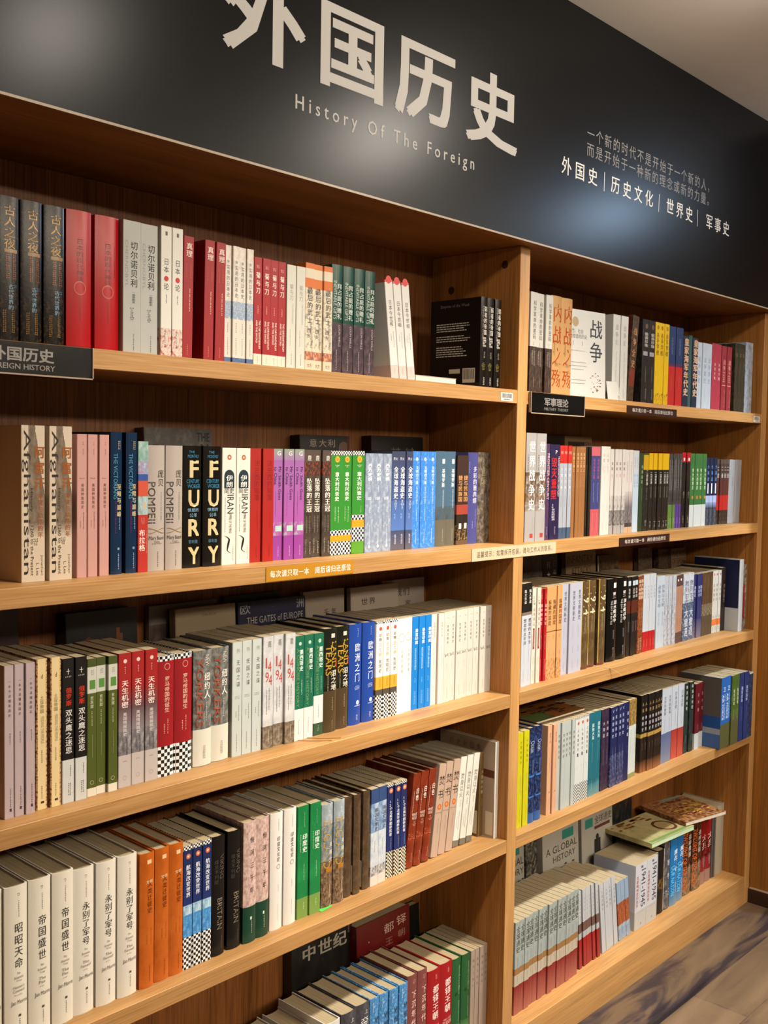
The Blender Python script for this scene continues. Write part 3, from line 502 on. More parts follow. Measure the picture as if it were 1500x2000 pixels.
('R2', 'black paperback with crimson top', 'p', [0.926,0.9505], 0.0436, 0.0236, 0.2267, 0.143, 0, [(0.13,'#94141c'),(1,'n:#17110f:#241a14:#0e0b0a:15')], 
  [('b','','#d8b8b0',0.07,0.11,0,0.4),('d','','#4a3a28',0.2,0.45,0,0.4),('d','','#a8a49a',0.52,0.62,0.1,0.4),('d','','#b4b0a6',0.84,0.95,0.1,0.4)], {}),
('R2', 'green over white paperback', 'p', [0.9816,1.0098,1.038,1.0661], 0.0448, 0.0274, 0.2246, 0.143, 0, [(0.7,'n:#2f5c2e:#38682f:#2a5530:10'),(1,'#aab0b0')], 
  [('v','伟大的博弈','#b9cba8',0.2,0.5,0.15,0.42,1),('b','','#a06a2a',0.58,0.62,0.2,0.4),('d','','#8a908c',0.9,0.97,0,0.2)], {}),
('R2', 'navy paperback with pale sea band', 'p', [1.0949,1.1193,1.1437], 0.0473, 0.0237, 0.213, 0.143, 0, [(0.56,'#121c38'),(0.66,'#8e9cc0'),(0.74,'g:#7a88aa:#3f4a60'),(1,'n:#2e3440:#4a505c:#22262e:40')], 
  [('v','大海战','#5a86b8',0.09,0.36,0.1,0.5,1),('b','','#c9cdd4',0.38,0.53,0.1,0.3),('d','','#7c8490',0.76,0.96,0.1,0.4)], {}),
('R2', 'maroon-brown paperback with scarlet band', 'p', [1.1706,1.1915,1.2125,1.2334], 0.0489, 0.0202, 0.2072, 0.143, 0, [(0.06,'#4a3c38'),(0.31,'#3c302c'),(0.55,'#4a2620'),(0.78,'#97211d'),(1,'n:#2c201c:#4a3c34:#1c1412:30')], 
  [('v','二战','#b0a69c',0.08,0.3,0.1,0.7,1)], {}),
('R2', 'plain mid grey paperback leaning to the end', 'p', [1.2682,1.3148], 0.0507, 0.0443, 0.2079, 0.143, 1.5, [(1,'#84878c')], 
  [('d','','#5c5f64',0.27,0.44,0.1,0.3),('d','','#74777c',0.86,0.95,0,0.2)], {}),
('L3', 'pale mauve paperback with small dark title', 'p', [-1.2325,-1.2155,-1.1981], 0.036, 0.0151, 0.2343, 0.143, 0, [(1,'#a8989a')], 
  [('v','一本书读懂美国史','#3f3440',0.09,0.34,0.05,0.3),('d','','#53465a',0.44,0.52,0.1,0.24),('d','','#40364a',0.8,0.93,0.15,0.2),('b','','#40364a',0.935,0.955,0.15,0.22)], {}),
('L3', 'cream paperback with brown patterned edges', 'p', [-1.1766,-1.1539], 0.039, 0.0185, 0.2363, 0.143, 0, [(1,'m:potato')], 
  [('v','土豆帝国','#5b4a26',0.24,0.36,0,0.4),('r','FEEDING THE PEOPLE','#8a7a52',0.38,0.56,0.05,0.3),('d','','#5b4a26',0.6,0.7,0,0.14),('h','d','#5b4a26',0.1,0.13,0,0.2),('d','','#6b5a36',0.84,0.93,0,0.2),('b','','#40341c',0.945,0.96,0.05,0.3)], {}),
('L3', 'black over grey paperback with red-white title', 'p', [-1.1319,-1.1096], 0.0413, 0.0206, 0.2314, 0.143, 0, [(0.7,'#100e0c'),(1,'#b9bbb8')], 
  [('v','俄罗斯','#b9341c',0.2,0.33,0.05,0.52,1),('v','双头鹰之迷思','#d2d0ca',0.35,0.66,0.05,0.6,1),('h','十','#e8e6e0',0.07,0.11,0,0.3,1),('d','','#b0aea8',0.12,0.14,0,0.6),('d','','#555555',0.74,0.82,0.2,0.2),('d','','#444444',0.86,0.96,0.1,0.4)], {}),
('L3', 'moss green paperback with white label top', 'p', [-1.0882,-1.0698,-1.0502], 0.0434, 0.0171, 0.2248, 0.143, 0, [(0.06,'#3f481f'),(0.25,'#b6b6ac'),(0.94,'#454f1d'),(1,'#c9c4b4')], 
  [('b','','#4f7d38',0.155,0.22,0.05,0.6),('d','','#7b7b74',0.08,0.13,0.05,0.4),('v','贫民窟','#c2c4a4',0.27,0.36,0,0.36),('d','','#b0b48c',0.38,0.5,0,0.2),('d','','#8a9060',0.55,0.72,0.05,0.1),('o','','#b0b48c',0.9,0.9,0,0.4)], {}),
('L3', 'red to storm grey paperback', 'p', [-1.0251,-0.9987,-0.9732], 0.0458, 0.0246, 0.2253, 0.143, 0, [(0.25,'#8e1d1c'),(0.42,'g:#8a1f1e:#5a4246'),(0.58,'g:#5c484c:#7c7274'),(0.76,'n:#6a6668:#8d898c:#524e54:20'),(1,'#aaa29e')], 
  [('v','天生机密','#e4d9d2',0.2,0.41,0,0.55,1),('v','美国情报简史','#c9c2c0',0.44,0.62,0,0.32,1),('d','','#35333a',0.63,0.77,0.15,0.16),('d','','#35333a',0.63,0.74,-0.15,0.16),('c','','#d8b8b0',0.06,0.06,0,0.28),('d','','#dcbab2',0.1,0.16,0,0.16),('d','','#8a5a54',0.8,0.82,0,0.6),('o','','#86807e',0.93,0.93,0,0.3)], {}),
('L3', 'red hardback with checkered top and foot', 'h', [-0.9418,-0.9036], 0.0487, 0.0367, 0.2099, 0.15, 0, [(0.045,'k:#141414:#d9d9d9:5'),(0.75,'#86151a'),(1,'k:#141414:#d9d9d9:6')], 
  [('v','罗马帝国的诞生','#dcb9a4',0.17,0.47,0.05,0.3),('o','','#d0988a',0.09,0.09,0.05,0.32),('d','','#d8ac9c',0.52,0.66,0.1,0.1),('d','','#d8ac9c',0.56,0.66,-0.1,0.1),('d','','#333333',0.85,0.96,0.05,0.14)], {}),
('L3', 'grey-white hardback with red ghost lettering', 'h', [-0.86,-0.8178], 0.0511, 0.0396, 0.2079, 0.15, 0, [(0.68,'n:#5f605c:#7a7b76:#444541:30'),(1,'#c4c1b4')], 
  [('v','纽约人','#e6e4dc',0.19,0.42,0.2,0.36,1),('r','NEW','#b9b0a4',0.04,0.14,0.2,0.26),('r','YORKERS','#8e4430',0.06,0.66,-0.2,0.36,1),('d','','#d2d0c8',0.45,0.62,0.15,0.12),('d','','#77756c',0.82,0.94,0.05,0.16)], {'band': 'belly'}),
('L3', 'pale sage paperback with slim title', 'p', [-0.7804,-0.7557,-0.7325], 0.0532, 0.0225, 0.2127, 0.143, 0, [(1,'#aeb6b2')], 
  [('v','无国之谍','#394240',0.15,0.4,0.1,0.4),('h','界','#8c9694',0.06,0.1,0.1,0.4),('d','','#6a7472',0.47,0.5,0,0.6),('d','','#48504e',0.55,0.7,0.2,0.16),('d','','#48504e',0.6,0.66,-0.1,0.14),('d','','#5a6260',0.8,0.96,0,0.16)], {}),
('L3', 'silver paperback with red numerals on it', 'p', [-0.7056,-0.677,-0.6508], 0.0548, 0.0254, 0.2144, 0.143, 0, [(0.8,'n:#b3b4b6:#c2c3c4:#a4a6a8:8'),(1,'n:#6b5f50:#8a7f70:#4a4034:30')], 
  [('h','1','#a83a30',0.19,0.28,-0.2,0.26),('h','4','#a83a30',0.225,0.315,0.12,0.32),('h','9','#a83a30',0.315,0.405,-0.12,0.34),('h','4','#a83a30',0.345,0.435,0.2,0.32),('d','','#3f3f3f',0.46,0.66,0.1,0.16),('d','','#3f3f3f',0.47,0.7,-0.15,0.16),('h','鹿','#5a4a3a',0.04,0.1,0.1,0.3),('d','','#c9c0b0',0.83,0.97,0.1,0.12)], {}),
('L3', 'emerald paperback with blocky white title', 'p', [-0.625,-0.599], 0.0562, 0.0246, 0.2059, 0.143, 0, [(0.7,'n:#0f5a45:#16654c:#1f5c40:15'),(1,'#d6cfca')], 
  [('v','墨西哥史','#e2e8e0',0.13,0.34,0.2,0.42,1),('r','A CONCISE HISTORY','#6b8a4c',0.12,0.68,-0.15,0.3),('c','','#9fc0a8',0.075,0.075,0.05,0.3),('d','','#c0d4c4',0.42,0.58,0.25,0.14),('d','','#55504c',0.8,0.95,0,0.14)], {'ribbon': 1}),
('L3', 'emerald paperback with dark green foot panel', 'p', [-0.5705], 0.057, 0.0264, 0.2051, 0.143, 0, [(0.61,'n:#0f5a45:#16654c:#1f5c40:15'),(0.88,'#d6cfca'),(1,'#2c4a34')], 
  [('v','墨西哥史','#e2e8e0',0.13,0.34,0.2,0.42,1),('r','A CONCISE HISTORY','#6b8a4c',0.12,0.6,-0.15,0.3),('c','','#9fc0a8',0.075,0.075,0.05,0.3),('d','','#c0d4c4',0.42,0.58,0.25,0.14),('d','','#55504c',0.7,0.84,0,0.14),('d','','#9fb09a',0.9,0.97,0,0.4)], {}),
('L3', 'black hardback with tilted mustard Latin title', 'h', [-0.5377,-0.4998], 0.0574, 0.0353, 0.2107, 0.15, 0, [(0.6,'n:#1c1d16:#26271e:#141510:10'),(1,'#453826')], 
  [('r','LAND','#a8862a',0.13,0.38,0.22,0.44,1),('r','TEARS','#a8862a',0.16,0.45,-0.2,0.42,1),('v','泪之地','#d8d2c4',0.4,0.6,0.2,0.5,1),('b','','#a8352c',0.3,0.38,0.44,0.1),('b','','#bdb9ac',0.05,0.09,0.1,0.3),('d','','#b9b09c',0.44,0.6,-0.25,0.12),('d','','#b4a680',0.66,0.8,0.1,0.16),('d','','#a89a78',0.88,0.97,0.1,0.1)], {'wrap': 1}),
('L3', 'royal blue hardback with wide-spaced title', 'h', [-0.4608,-0.4212], 0.0583, 0.0362, 0.2104, 0.15, 0, [(1,'#22418f')], 
  [('v','欧洲之门','#d9dfec',0.18,0.58,0.1,0.46),('d','','#9fb0d8',0.04,0.14,0.1,0.12),('d','','#c4cfe6',0.61,0.66,0.1,0.5),('c','','#c4cfe6',0.78,0.78,0.15,0.26),('b','','#c4cfe6',0.81,0.815,0.15,0.5),('d','','#b4c0dc',0.9,0.96,0.1,0.2)], {'wrap': 1}),
('L3', 'white paperback with amber band, checkered foot', 'p', [-0.3916,-0.3696,-0.3475], 0.0591, 0.0213, 0.2096, 0.143, 0, [(0.03,'k:#222222:#e0e0e0:3'),(0.57,'#e4e0d4'),(0.7,'#d49a34'),(0.755,'#4a463c'),(1,'k:#222222:#e4e0d8:4.4')], 
  [('v','耶鲁','#3a3a3a',0.13,0.21,0.1,0.5),('v','古文明','#b4786a',0.22,0.37,0.1,0.46),('v','发现史','#3a3a3a',0.39,0.53,0.1,0.5),('c','','#b44a34',0.08,0.08,0.1,0.4),('d','','#7a5414',0.59,0.69,0.1,0.3)], {}),
('L3', 'white paperback with leaf wreath print', 'p', [-0.3236,-0.2978], 0.0596, 0.025, 0.2074, 0.143, 0, [(1,'#e2dfd6')], 
  [('w','','#7f9a70',0.2,0.2,0,0.7),('v','华夏的故事','#8a8880',0.32,0.58,0.1,0.3),('d','','#a8a69c',0.62,0.82,0,0.12),('d','','#8a8880',0.05,0.08,0.1,0.2)], {}),
('L3', 'vivid azure paperback with white title block', 'p', [-0.2741,-0.2526,-0.231], 0.0599, 0.0208, 0.2065, 0.143, 0, [(1,'#1673bf')], 
  [('v','暴富印度','#eef4fa',0.13,0.3,0.2,0.5,1),('d','','#cfe2f2',0.34,0.58,0.05,0.3),('d','','#b4d2ea',0.66,0.73,0.05,0.2),('d','','#9cc4e4',0.8,0.95,0.05,0.3)], {}),
('L3', 'pinkish white paperback with faint print', 'p', [-0.2099,-0.1894], 0.0603, 0.0198, 0.2056, 0.143, 0, [(1,'#cfc4bc')], 
  [('v','世界的女孩','#8f8780',0.09,0.26,0.1,0.3),('d','','#9a928c',0.36,0.6,0,0.14),('d','','#a8a09a',0.8,0.95,0,0.14)], {}),
('L3', 'white paperback with grey map vignette', 'p', [-0.168,-0.1456,-0.1233,-0.1009,-0.0786,-0.0562,-0.0339,-0.0115], 0.0604, 0.0216, 0.2068, 0.143, 0, [(1,'#bcb9b1')], 
  [('v','世界文明史','#5c5a54',0.14,0.36,0.1,0.3),('n','','#6b6a62',0.46,0.5,0,0.9),('d','','#8c8a84',0.57,0.65,0,0.16),('d','','#76746c',0.84,0.96,0.1,0.16),('d','','#6b6963',0.06,0.08,0.1,0.3)], {}),
('R3', 'black-topped white paperback', 'p', [0.0921,0.1148], 0.0307, 0.0219, 0.2536, 0.143, 0, [(0.28,'#14120f'),(0.31,'#6a6052'),(1,'#a9aeb6')], 
  [('v','陆大作战','#d8d4ca',0.06,0.2,0.1,0.4,1),('v','燃烧的太平洋','#2a2d33',0.34,0.6,0.1,0.55,1),('d','','#7a7f88',0.6,0.78,0,0.14),('d','','#6a6f78',0.84,0.97,0,0.16)], {}),
('R3', 'ivory paperback with red outlined band', 'p', [0.1401,0.1572], 0.0326, 0.0163, 0.2381, 0.143, 0, [(1,'#bcb7aa')], 
  [('v','26年','#3c2c28',0.08,0.18,0,0.6),('v','战争风云','#7a5248',0.2,0.4,0,0.5),('b','','#7d2c28',0.42,0.64,0,0.4),('d','','#bcb7aa',0.44,0.62,0,0.3),('d','','#55504a',0.72,0.82,0,0.2),('d','','#4a453f',0.86,0.97,0,0.16)], {}),
('R3', 'thin crimson paperback with white title', 'p', [0.1737,0.1869], 0.034, 0.0125, 0.2339, 0.143, 0, [(1,'#94131a')], 
  [('d','','#e0c2bc',0.05,0.12,0,0.4),('v','战时的记忆','#e0c2bc',0.16,0.4,0,0.6,1),('d','','#d8a8a4',0.5,0.66,0,0.4),('d','','#d8a8a4',0.76,0.95,0,0.3)], {}),
('R3', 'tan paperback with sketch at foot', 'p', [0.2052,0.2285,0.2519], 0.0351, 0.0226, 0.2361, 0.143, 0, [(0.48,'#ba8756'),(0.49,'#6b4020'),(0.78,'#b98a5c'),(1,'n:#b08050:#7f5430:#c49a6c:40')], 
  [('v','躲藏的国度','#4a2d14',0.14,0.42,0.1,0.6,1),('d','','#8a5c34',0.52,0.58,0,0.6),('d','','#6b4626',0.7,0.76,0.1,0.2)], {}),
('R3', 'lilac grey paperback with spaced title', 'p', [0.2854,0.319,0.3526], 0.0379, 0.0328, 0.2356, 0.143, 0, [(1,'#9a9dab')], 
  [('v','世界文明新史','#3c3e4e',0.08,0.42,0.1,0.36,1),('d','','#6a6c7c',0.46,0.62,0,0.12),('d','','#5c5e6e',0.7,0.78,0.05,0.16),('d','','#50525f',0.86,0.97,0.05,0.16)], {}),
('R3', 'brown hardback with gilt edge and year', 'h', [0.3888,0.4277,0.4752], 0.0417, 0.0381, 0.2347, 0.15, 0, [(0.97,'n:#4c3a22:#5a4528:#3f301c:10'),(1,'#5a3024')], 
  [('r','1914','#d0c4a4',0.14,0.38,0.05,0.75,1),('d','','#b4a478',0.38,0.6,0.2,0.16),('d','','#b4a478',0.4,0.6,-0.1,0.2),('v','一','#b4a478',0.05,0.1,0.1,0.3),('d','','#94845c',0.68,0.78,0,0.2),('b','','#b09448',0.0,0.97,-0.44,0.06)], {'ribbon2': 1}),
('R3', 'glossy black hardback with white block title', 'h', [0.5357,0.5909], 0.0461, 0.0521, 0.2302, 0.15, 0, [(1,'#0f0e0c')], 
  [('b','','#cfccc4',0.05,0.11,0.15,0.3),('v','第二','#d4d2ca',0.16,0.24,0.1,0.34,1),('v','潜水艇战争','#d4d2ca',0.26,0.53,0.2,0.4,1),('r','THE DAY OF BATTLE','#b8b6ae',0.26,0.55,-0.15,0.16),('d','','#8e8c84',0.62,0.74,0.1,0.2),('d','','#b4b2aa',0.83,0.96,0.1,0.2)], {'wrap': 1}),
('R3', 'slim black paperback with rust middle', 'p', [0.6326,0.6536,0.6734], 0.0497, 0.0191, 0.2269, 0.143, 0, [(0.3,'#14110e'),(0.46,'#4a2014'),(1,'#1a1613')], 
  [('b','','#a4b0b8',0.05,0.11,0.1,0.7),('v','太平洋','#b9b4ac',0.14,0.27,0.1,0.6,1),('d','','#86807a',0.56,0.7,0.1,0.3)], {}),
('R3', 'rust patterned paperback with cream lettering', 'p', [0.6925,0.7106], 0.0516, 0.0174, 0.2246, 0.143, 0, [(1,'n:#6b3216:#8a4c24:#3a1c10:40')], 
  [('v','斯大林格勒','#c8b498',0.04,0.3,0,0.9,1),('d','','#b89c78',0.4,0.7,0,0.5),('d','','#c8b498',0.8,0.97,0,0.5)], {}),
('R3', 'white paperback with scarlet foot', 'p', [0.7304,0.7493,0.7682,0.7871], 0.0528, 0.0182, 0.2262, 0.143, 0, [(0.74,'#a6acb4'),(1,'#9a171a')], 
  [('v','中东战争','#7a8290',0.14,0.32,0.05,0.4),('d','','#8d95a0',0.4,0.66,0.05,0.14),('d','','#d8a8a4',0.84,0.94,0.05,0.3)], {}),
('R3', 'bluish white paperback with handwritten title', 'p', [0.815,0.8419], 0.0551, 0.0261, 0.215, 0.143, 0, [(1,'#a2abb6')], 
  [('v','战争与文明','#4a5462',0.12,0.44,0.1,0.7),('d','','#5c6674',0.5,0.7,0.1,0.4),('d','','#76808c',0.76,0.94,0,0.2)], {}),
('R3', 'misty grey landscape paperback', 'p', [0.8673,0.8902,0.913], 0.0567, 0.0221, 0.2115, 0.143, 0, [(0.42,'#a0a5ae'),(1,'n:#9a9ea6:#787c84:#aeb2ba:30')], 
  [('d','','#7c828c',0.06,0.2,0,0.3),('v','诺曼底','#86909c',0.24,0.44,0,0.5)], {}),
('R3', 'mauve-brown paperback with dark top', 'p', [0.9378,0.9644], 0.0586, 0.0259, 0.2083, 0.143, 0, [(0.16,'#4a3634'),(0.84,'#96705c'),(1,'#4e3a36')], 
  [('c','','#d8ccc0',0.07,0.07,0,0.3),('d','','#7a5444',0.2,0.46,0,0.3),('d','','#6a4638',0.64,0.74,0,0.3)], {}),
('R3', 'white and navy paperback with brush characters', 'p', [0.9968,1.0351], 0.0602, 0.0375, 0.21, 0.143, 0, [(0.44,'n:#a8adb6:#8c94a2:#b4b8c0:20'),(1,'n:#2c3c54:#8e98a8:#4a5c74:40')], 
  [('v','敦刻尔克','#3c4454',0.1,0.48,0.1,0.75),('v','大撤退','#c9ced6',0.52,0.94,0.1,0.7)], {}),
('R3', 'slim indigo paperback with white title', 'p', [1.0639,1.0831,1.1024], 0.0622, 0.0185, 0.2022, 0.143, 0, [(0.7,'#26295a'),(1,'g:#3a3a60:#6a6272')], 
  [('v','海权论','#a4a8cc',0.18,0.36,0.1,0.7,1),('d','','#8084ac',0.42,0.7,0.1,0.3)], {}),
('R3', 'sepia brown paperback with grey foot', 'p', [1.1255,1.1526,1.1797], 0.0637, 0.0263, 0.2021, 0.143, 0, [(0.5,'n:#4a3722:#5a4630:#3a2a1a:15'),(0.68,'n:#5c5040:#8a8068:#4a4030:40'),(1,'#4a3e2e')], 
  [('d','','#8c7c5c',0.5,0.7,0.1,0.3)], {}),
('R3', 'white paperback with orange squares', 'p', [1.2036,1.2245,1.2454], 0.0658, 0.0201, 0.2029, 0.143, 0, [(0.78,'#b4b2ac'),(0.88,'#bf6c34'),(1,'#b0aea8')], 
  [('v','希特勒的','#55534e',0.2,0.5,0.1,0.5),('c','','#a0604a',0.06,0.06,0.1,0.4),('d','','#44423e',0.72,0.77,0,0.8),('d','','#66645e',0.9,0.97,0,0.5)], {}),
('R3', 'blackish brown paperback with gold title', 'p', [1.2748], 0.0673, 0.0373, 0.2097, 0.143, 0, [(1,'#241a18')], 
  [('d','','#8c6c3c',0.08,0.2,0.2,0.3),('v','黑色轰炸','#9c8c74',0.26,0.56,0.2,0.36),('d','','#77685a',0.6,0.7,0.2,0.3)], {}),
('R3', 'tall white book with navy back board', 'p', [1.3088], 0.0207, 0.0293, 0.238, 0.16, 0, [(1,'#b4bcc4')], 
  [('d','','#7d8894',0.12,0.4,0,0.2)], {'board': 'navy'}),
('R3', 'paperback with red stripe by side panel', 'p', [1.3472], 0.03, 0.046, 0.2171, 0.143, 0, [(1,'n:#6b6664:#9a9690:#4a3c38:25')], 
  [('b','','#7d2620',0.3,0.82,0.1,0.34),('v','非洲之战','#b9b08c',0.2,0.44,0.3,0.4)], {}),
('L4', 'white thick hardback with vertical brush title', 'h', [-1.2622,-1.2225], 0.0344, 0.0373, 0.2448, 0.155, 0, [(1,'#c9c4b6')], 
  [('h','つ','#44423c',0.045,0.065,0.05,0.12),('d','','#6b6860',0.09,0.21,0.08,0.09),('v','昭昭天命','#2f2d28',0.23,0.53,0.08,0.4),('h','Pax','#77746a',0.55,0.565,0.08,0.14),('h','Britannica','#77746a',0.575,0.595,0.08,0.4),('h','Trilogy','#77746a',0.6,0.615,0.08,0.26),('h',"Heaven's",'#77746a',0.635,0.655,0.08,0.5),('h','Command','#77746a',0.66,0.68,0.08,0.5),('d','','#8a877c',0.69,0.71,0.05,0.5),('h','Jan Morris','#5c594f',0.73,0.765,0.1,0.72),('h','▪','#44423c',0.825,0.84,0.12,0.12),('d','','#55524a',0.85,0.94,0.12,0.1)], {}),
('L4', 'white thick hardback with four-character title', 'h', [-1.1844,-1.1455], 0.0318, 0.0369, 0.2458, 0.155, 0, [(1,'#c9c4b6')], 
  [('h','つ','#44423c',0.045,0.065,0.05,0.12),('d','','#6b6860',0.09,0.21,0.08,0.09),('v','帝国盛世','#2f2d28',0.23,0.53,0.08,0.4),('h','Pax','#77746a',0.55,0.565,0.08,0.14),('h','Britannica','#77746a',0.575,0.595,0.08,0.4),('h','Trilogy','#77746a',0.6,0.615,0.08,0.26),('h','The','#77746a',0.635,0.655,0.08,0.5),('h','Pax','#77746a',0.66,0.68,0.08,0.5),('d','','#8a877c',0.69,0.71,0.05,0.5),('h','Jan Morris','#5c594f',0.73,0.765,0.1,0.72),('h','▪','#44423c',0.825,0.84,0.12,0.12),('d','','#55524a',0.85,0.94,0.12,0.1)], {}),
('L4', 'white thick hardback with five-character title', 'h', [-1.1068,-1.0664,-1.0276], 0.0304, 0.0368, 0.2397, 0.155, 0, [(1,'#cbc6ba')], 
  [('h','つ','#44423c',0.045,0.065,0.05,0.12),('d','','#6b6860',0.09,0.21,0.08,0.09),('v','永别了军号','#2f2d28',0.23,0.53,0.08,0.4),('h','Pax','#77746a',0.55,0.565,0.08,0.14),('h','Britannica','#77746a',0.575,0.595,0.08,0.4),('h','Trilogy','#77746a',0.6,0.615,0.08,0.26),('h','The','#77746a',0.635,0.655,0.08,0.5),('h','Farewell','#77746a',0.66,0.68,0.08,0.5),('d','','#8a877c',0.69,0.71,0.05,0.5),('h','Jan Morris','#5c594f',0.73,0.765,0.1,0.72),('h','▪','#44423c',0.825,0.84,0.12,0.12),('d','','#55524a',0.85,0.94,0.12,0.1)], {}),
('L4', 'orange hardback with dark vertical title', 'h', [-0.9896,-0.9581,-0.9285], 0.0301, 0.0289, 0.2328, 0.15, 0, [(1,'n:#a8541a:#b05c20:#9c4c16:6')], 
  [('v','人类迁徙史','#5a2a0c',0.21,0.45,0.15,0.4),('b','','#d9b088',0.05,0.08,0.1,0.3),('h','文明','#d8c4a0',0.2,0.225,0.1,0.5),('d','','#74380f',0.56,0.7,0.25,0.09),('d','','#74380f',0.6,0.68,-0.05,0.09),('d','','#5a2a0c',0.83,0.96,0.15,0.14)], {'wrap': 1}),
('L4', 'navy and sea paperback with checkered foot', 'p', [-0.9036,-0.8824,-0.8614], 0.0311, 0.0195, 0.2208, 0.143, 0, [(0.035,'k:#141414:#dcdcdc:3.6'),(0.48,'g:#16244e:#1a2a60'),(0.56,'n:#8fb0c4:#5f93bc:#b0c6d0:30'),(0.74,'n:#3f82bc:#6a9cc8:#2f6ca8:40'),(1,'k:#141414:#dcdcdc:5')], 
  [('v','航海改变世界','#e2e4e8',0.15,0.42,0.05,0.5,1),('c','','#c2603c',0.085,0.085,0.05,0.5),('c','','#e0c8b8',0.085,0.085,0.05,0.2),('d','','#e4ecf0',0.5,0.56,0.2,0.2),('d','','#3a3a3a',0.78,0.92,0.1,0.2)], {}),
('L4', 'black hardback with engraved Latin title', 'h', [-0.8353,-0.7966], 0.0322, 0.0309, 0.2202, 0.15, 0, [(1,'#131110')], 
  [('r','VIKING','#4a443c',0.16,0.36,0.25,0.34),('r','BRITAIN','#6b6254',0.52,0.78,0.1,0.42),('v','维京不列颠','#3f3a34',0.19,0.4,-0.15,0.3),('d','','#5a5246',0.84,0.95,0.25,0.1)], {'wrap': 1}),
('L4', 'pink contour-patterned hardback with green foot', 'h', [-0.7619,-0.7298], 0.0339, 0.0305, 0.2288, 0.15, 0, [(0.7,'n:#b69c94:#a08078:#c6b0a6:40'),(1,'#173a2c')], 
  [('v','恒河三千年','#3c2c28',0.1,0.62,0.1,0.36),('b','','#cfd4cc',0.785,0.81,0.05,0.12),('d','','#b4beb2',0.82,0.93,0.1,0.1)], {'wrap': 1}),
('L4', 'white hardback with small spaced-out title', 'h', [-0.6927,-0.6583], 0.0358, 0.0307, 0.227, 0.15, 0, [(1,'#d2cec8')], 
  [('v','印度文化史','#3f3d3a',0.2,0.42,0.1,0.3),('o','','#6b6864',0.46,0.46,0.1,0.3),('d','','#8a8784',0.05,0.16,0.1,0.1),('d','','#6b6864',0.61,0.68,0.1,0.12),('d','','#8a8784',0.78,0.93,0.1,0.06)], {}),
('L4', 'vivid green paperback with white title', 'p', [-0.6237,-0.5928], 0.038, 0.0292, 0.224, 0.143, 0, [(0.82,'n:#12703a:#1a7d42:#0f6834:6'),(1,'#6b8a42')], 
  [('v','印度史','#e6ece2',0.25,0.42,0.15,0.44,1),('d','','#b4d2b8',0.25,0.42,-0.22,0.1),('d','','#a8caac',0.06,0.2,0.1,0.06),('d','','#b9d4bc',0.52,0.68,0.1,0.14),('d','','#d2d8b4',0.86,0.94,0.1,0.1)], {}),
('L4', 'misty city paperback with tall gold letters', 'h', [-0.5567,-0.5232], 0.0402, 0.0303, 0.2113, 0.15, 0, [(0.2,'n:#8f9aa0:#9faab0:#7f8a92:10'),(0.55,'n:#6f7a80:#8a8f8c:#5a6468:30'),(1,'n:#6a5540:#4a3a2c:#8a745a:40')], 
  [('r','ENGLAND','#b08a3c',0.16,0.62,-0.05,0.66),('v','英格兰','#d4d0c4',0.36,0.58,0.28,0.3,1),('d','','#d0d6d8',0.06,0.12,0.1,0.3),('b','','#a06a24',0.62,0.66,0.1,0.5),('d','','#cfc4b0',0.78,0.92,0.2,0.1)], {'wrap': 1}),
('L4', 'plain brown leathery hardback', 'h', [-0.4924,-0.4689,-0.4372], 0.0426, 0.02, 0.2101, 0.15, 0, [(1,'n:#4a3a2a:#584633:#3e3022:15')], 
  [('d','','#5c4a38',0.1,0.4,0.1,0.14)], {'wrap': 1, 'label_on': 1}),
('L4', 'blue-white cloud paperback with ink title', 'p', [-0.4129,-0.3871], 0.0456, 0.0239, 0.2082, 0.143, 0, [(0.15,'#2c4470'),(0.45,'n:#7a94b4:#a8b6c6:#4f6e98:15'),(0.8,'n:#b4bcc4:#9cacbc:#c6c8c8:15'),(0.9,'n:#9a9a9c:#3a3a3e:#c4c0bc:40'),(1,'#c9bcb4')], 
  [('v','俄国文明史','#26282e',0.2,0.44,0.2,0.5,1),('d','','#55585e',0.26,0.42,-0.2,0.16),('d','','#6a6a6e',0.54,0.66,0,0.14),('d','','#a03a34',0.03,0.05,0,0.4)], {}),
('L4', 'navy paperback with red emblem, checkered foot', 'p', [-0.3593,-0.3379,-0.318], 0.0478, 0.0192, 0.2055, 0.143, 0, [(0.03,'k:#141414:#d8d4c8:3'),(0.72,'g:#1a2350:#1e2a5e'),(1,'k:#1a1a1a:#d8cfb8:4')], 
  [('v','12个北美早期移民者','#dfe0e2',0.17,0.56,0.1,0.46,1),('c','','#c86a44',0.075,0.075,0.1,0.6),('c','','#e8d0b8',0.075,0.075,0.1,0.22),('d','','#a8aec4',0.58,0.7,0.2,0.12)], {}),
('L4', 'russet hardback leaning, white block title', 'h', [-0.2925,-0.267,-0.2387], 0.0504, 0.0246, 0.2082, 0.15, 7, [(1,'n:#6e2a18:#7c321e:#5e2214:8')], 
  [('v','白色','#e2d6ca',0.15,0.29,0.15,0.52,1),('d','','#c8a898',0.18,0.42,-0.3,0.12),('h','WHITE','#dccabc',0.42,0.45,0.05,0.75),('h','GOLD','#dccabc',0.455,0.485,0.05,0.65),('d','','#c89a84',0.5,0.56,0.05,0.5),('n','','#b8684c',0.62,0.7,0,0.9),('d','','#c08c78',0.84,0.95,0.1,0.12)], {'wrap': 1}),
('L4', 'beige paperback with flame emblem, leaning', 'p', [-0.2061,-0.1798,-0.1529], 0.0539, 0.0241, 0.2103, 0.143, 7.5, [(1,'#a8907e')], 
  [('v','焚书','#2c1c16',0.1,0.4,0.05,0.95),('c','','#bf5424',0.46,0.46,0.05,0.55),('c','','#d88a3c',0.46,0.46,0.05,0.28),('b','','#8e7866',0.52,0.53,0,0.9),('d','','#4a3a30',0.58,0.76,0.1,0.1)], {}),
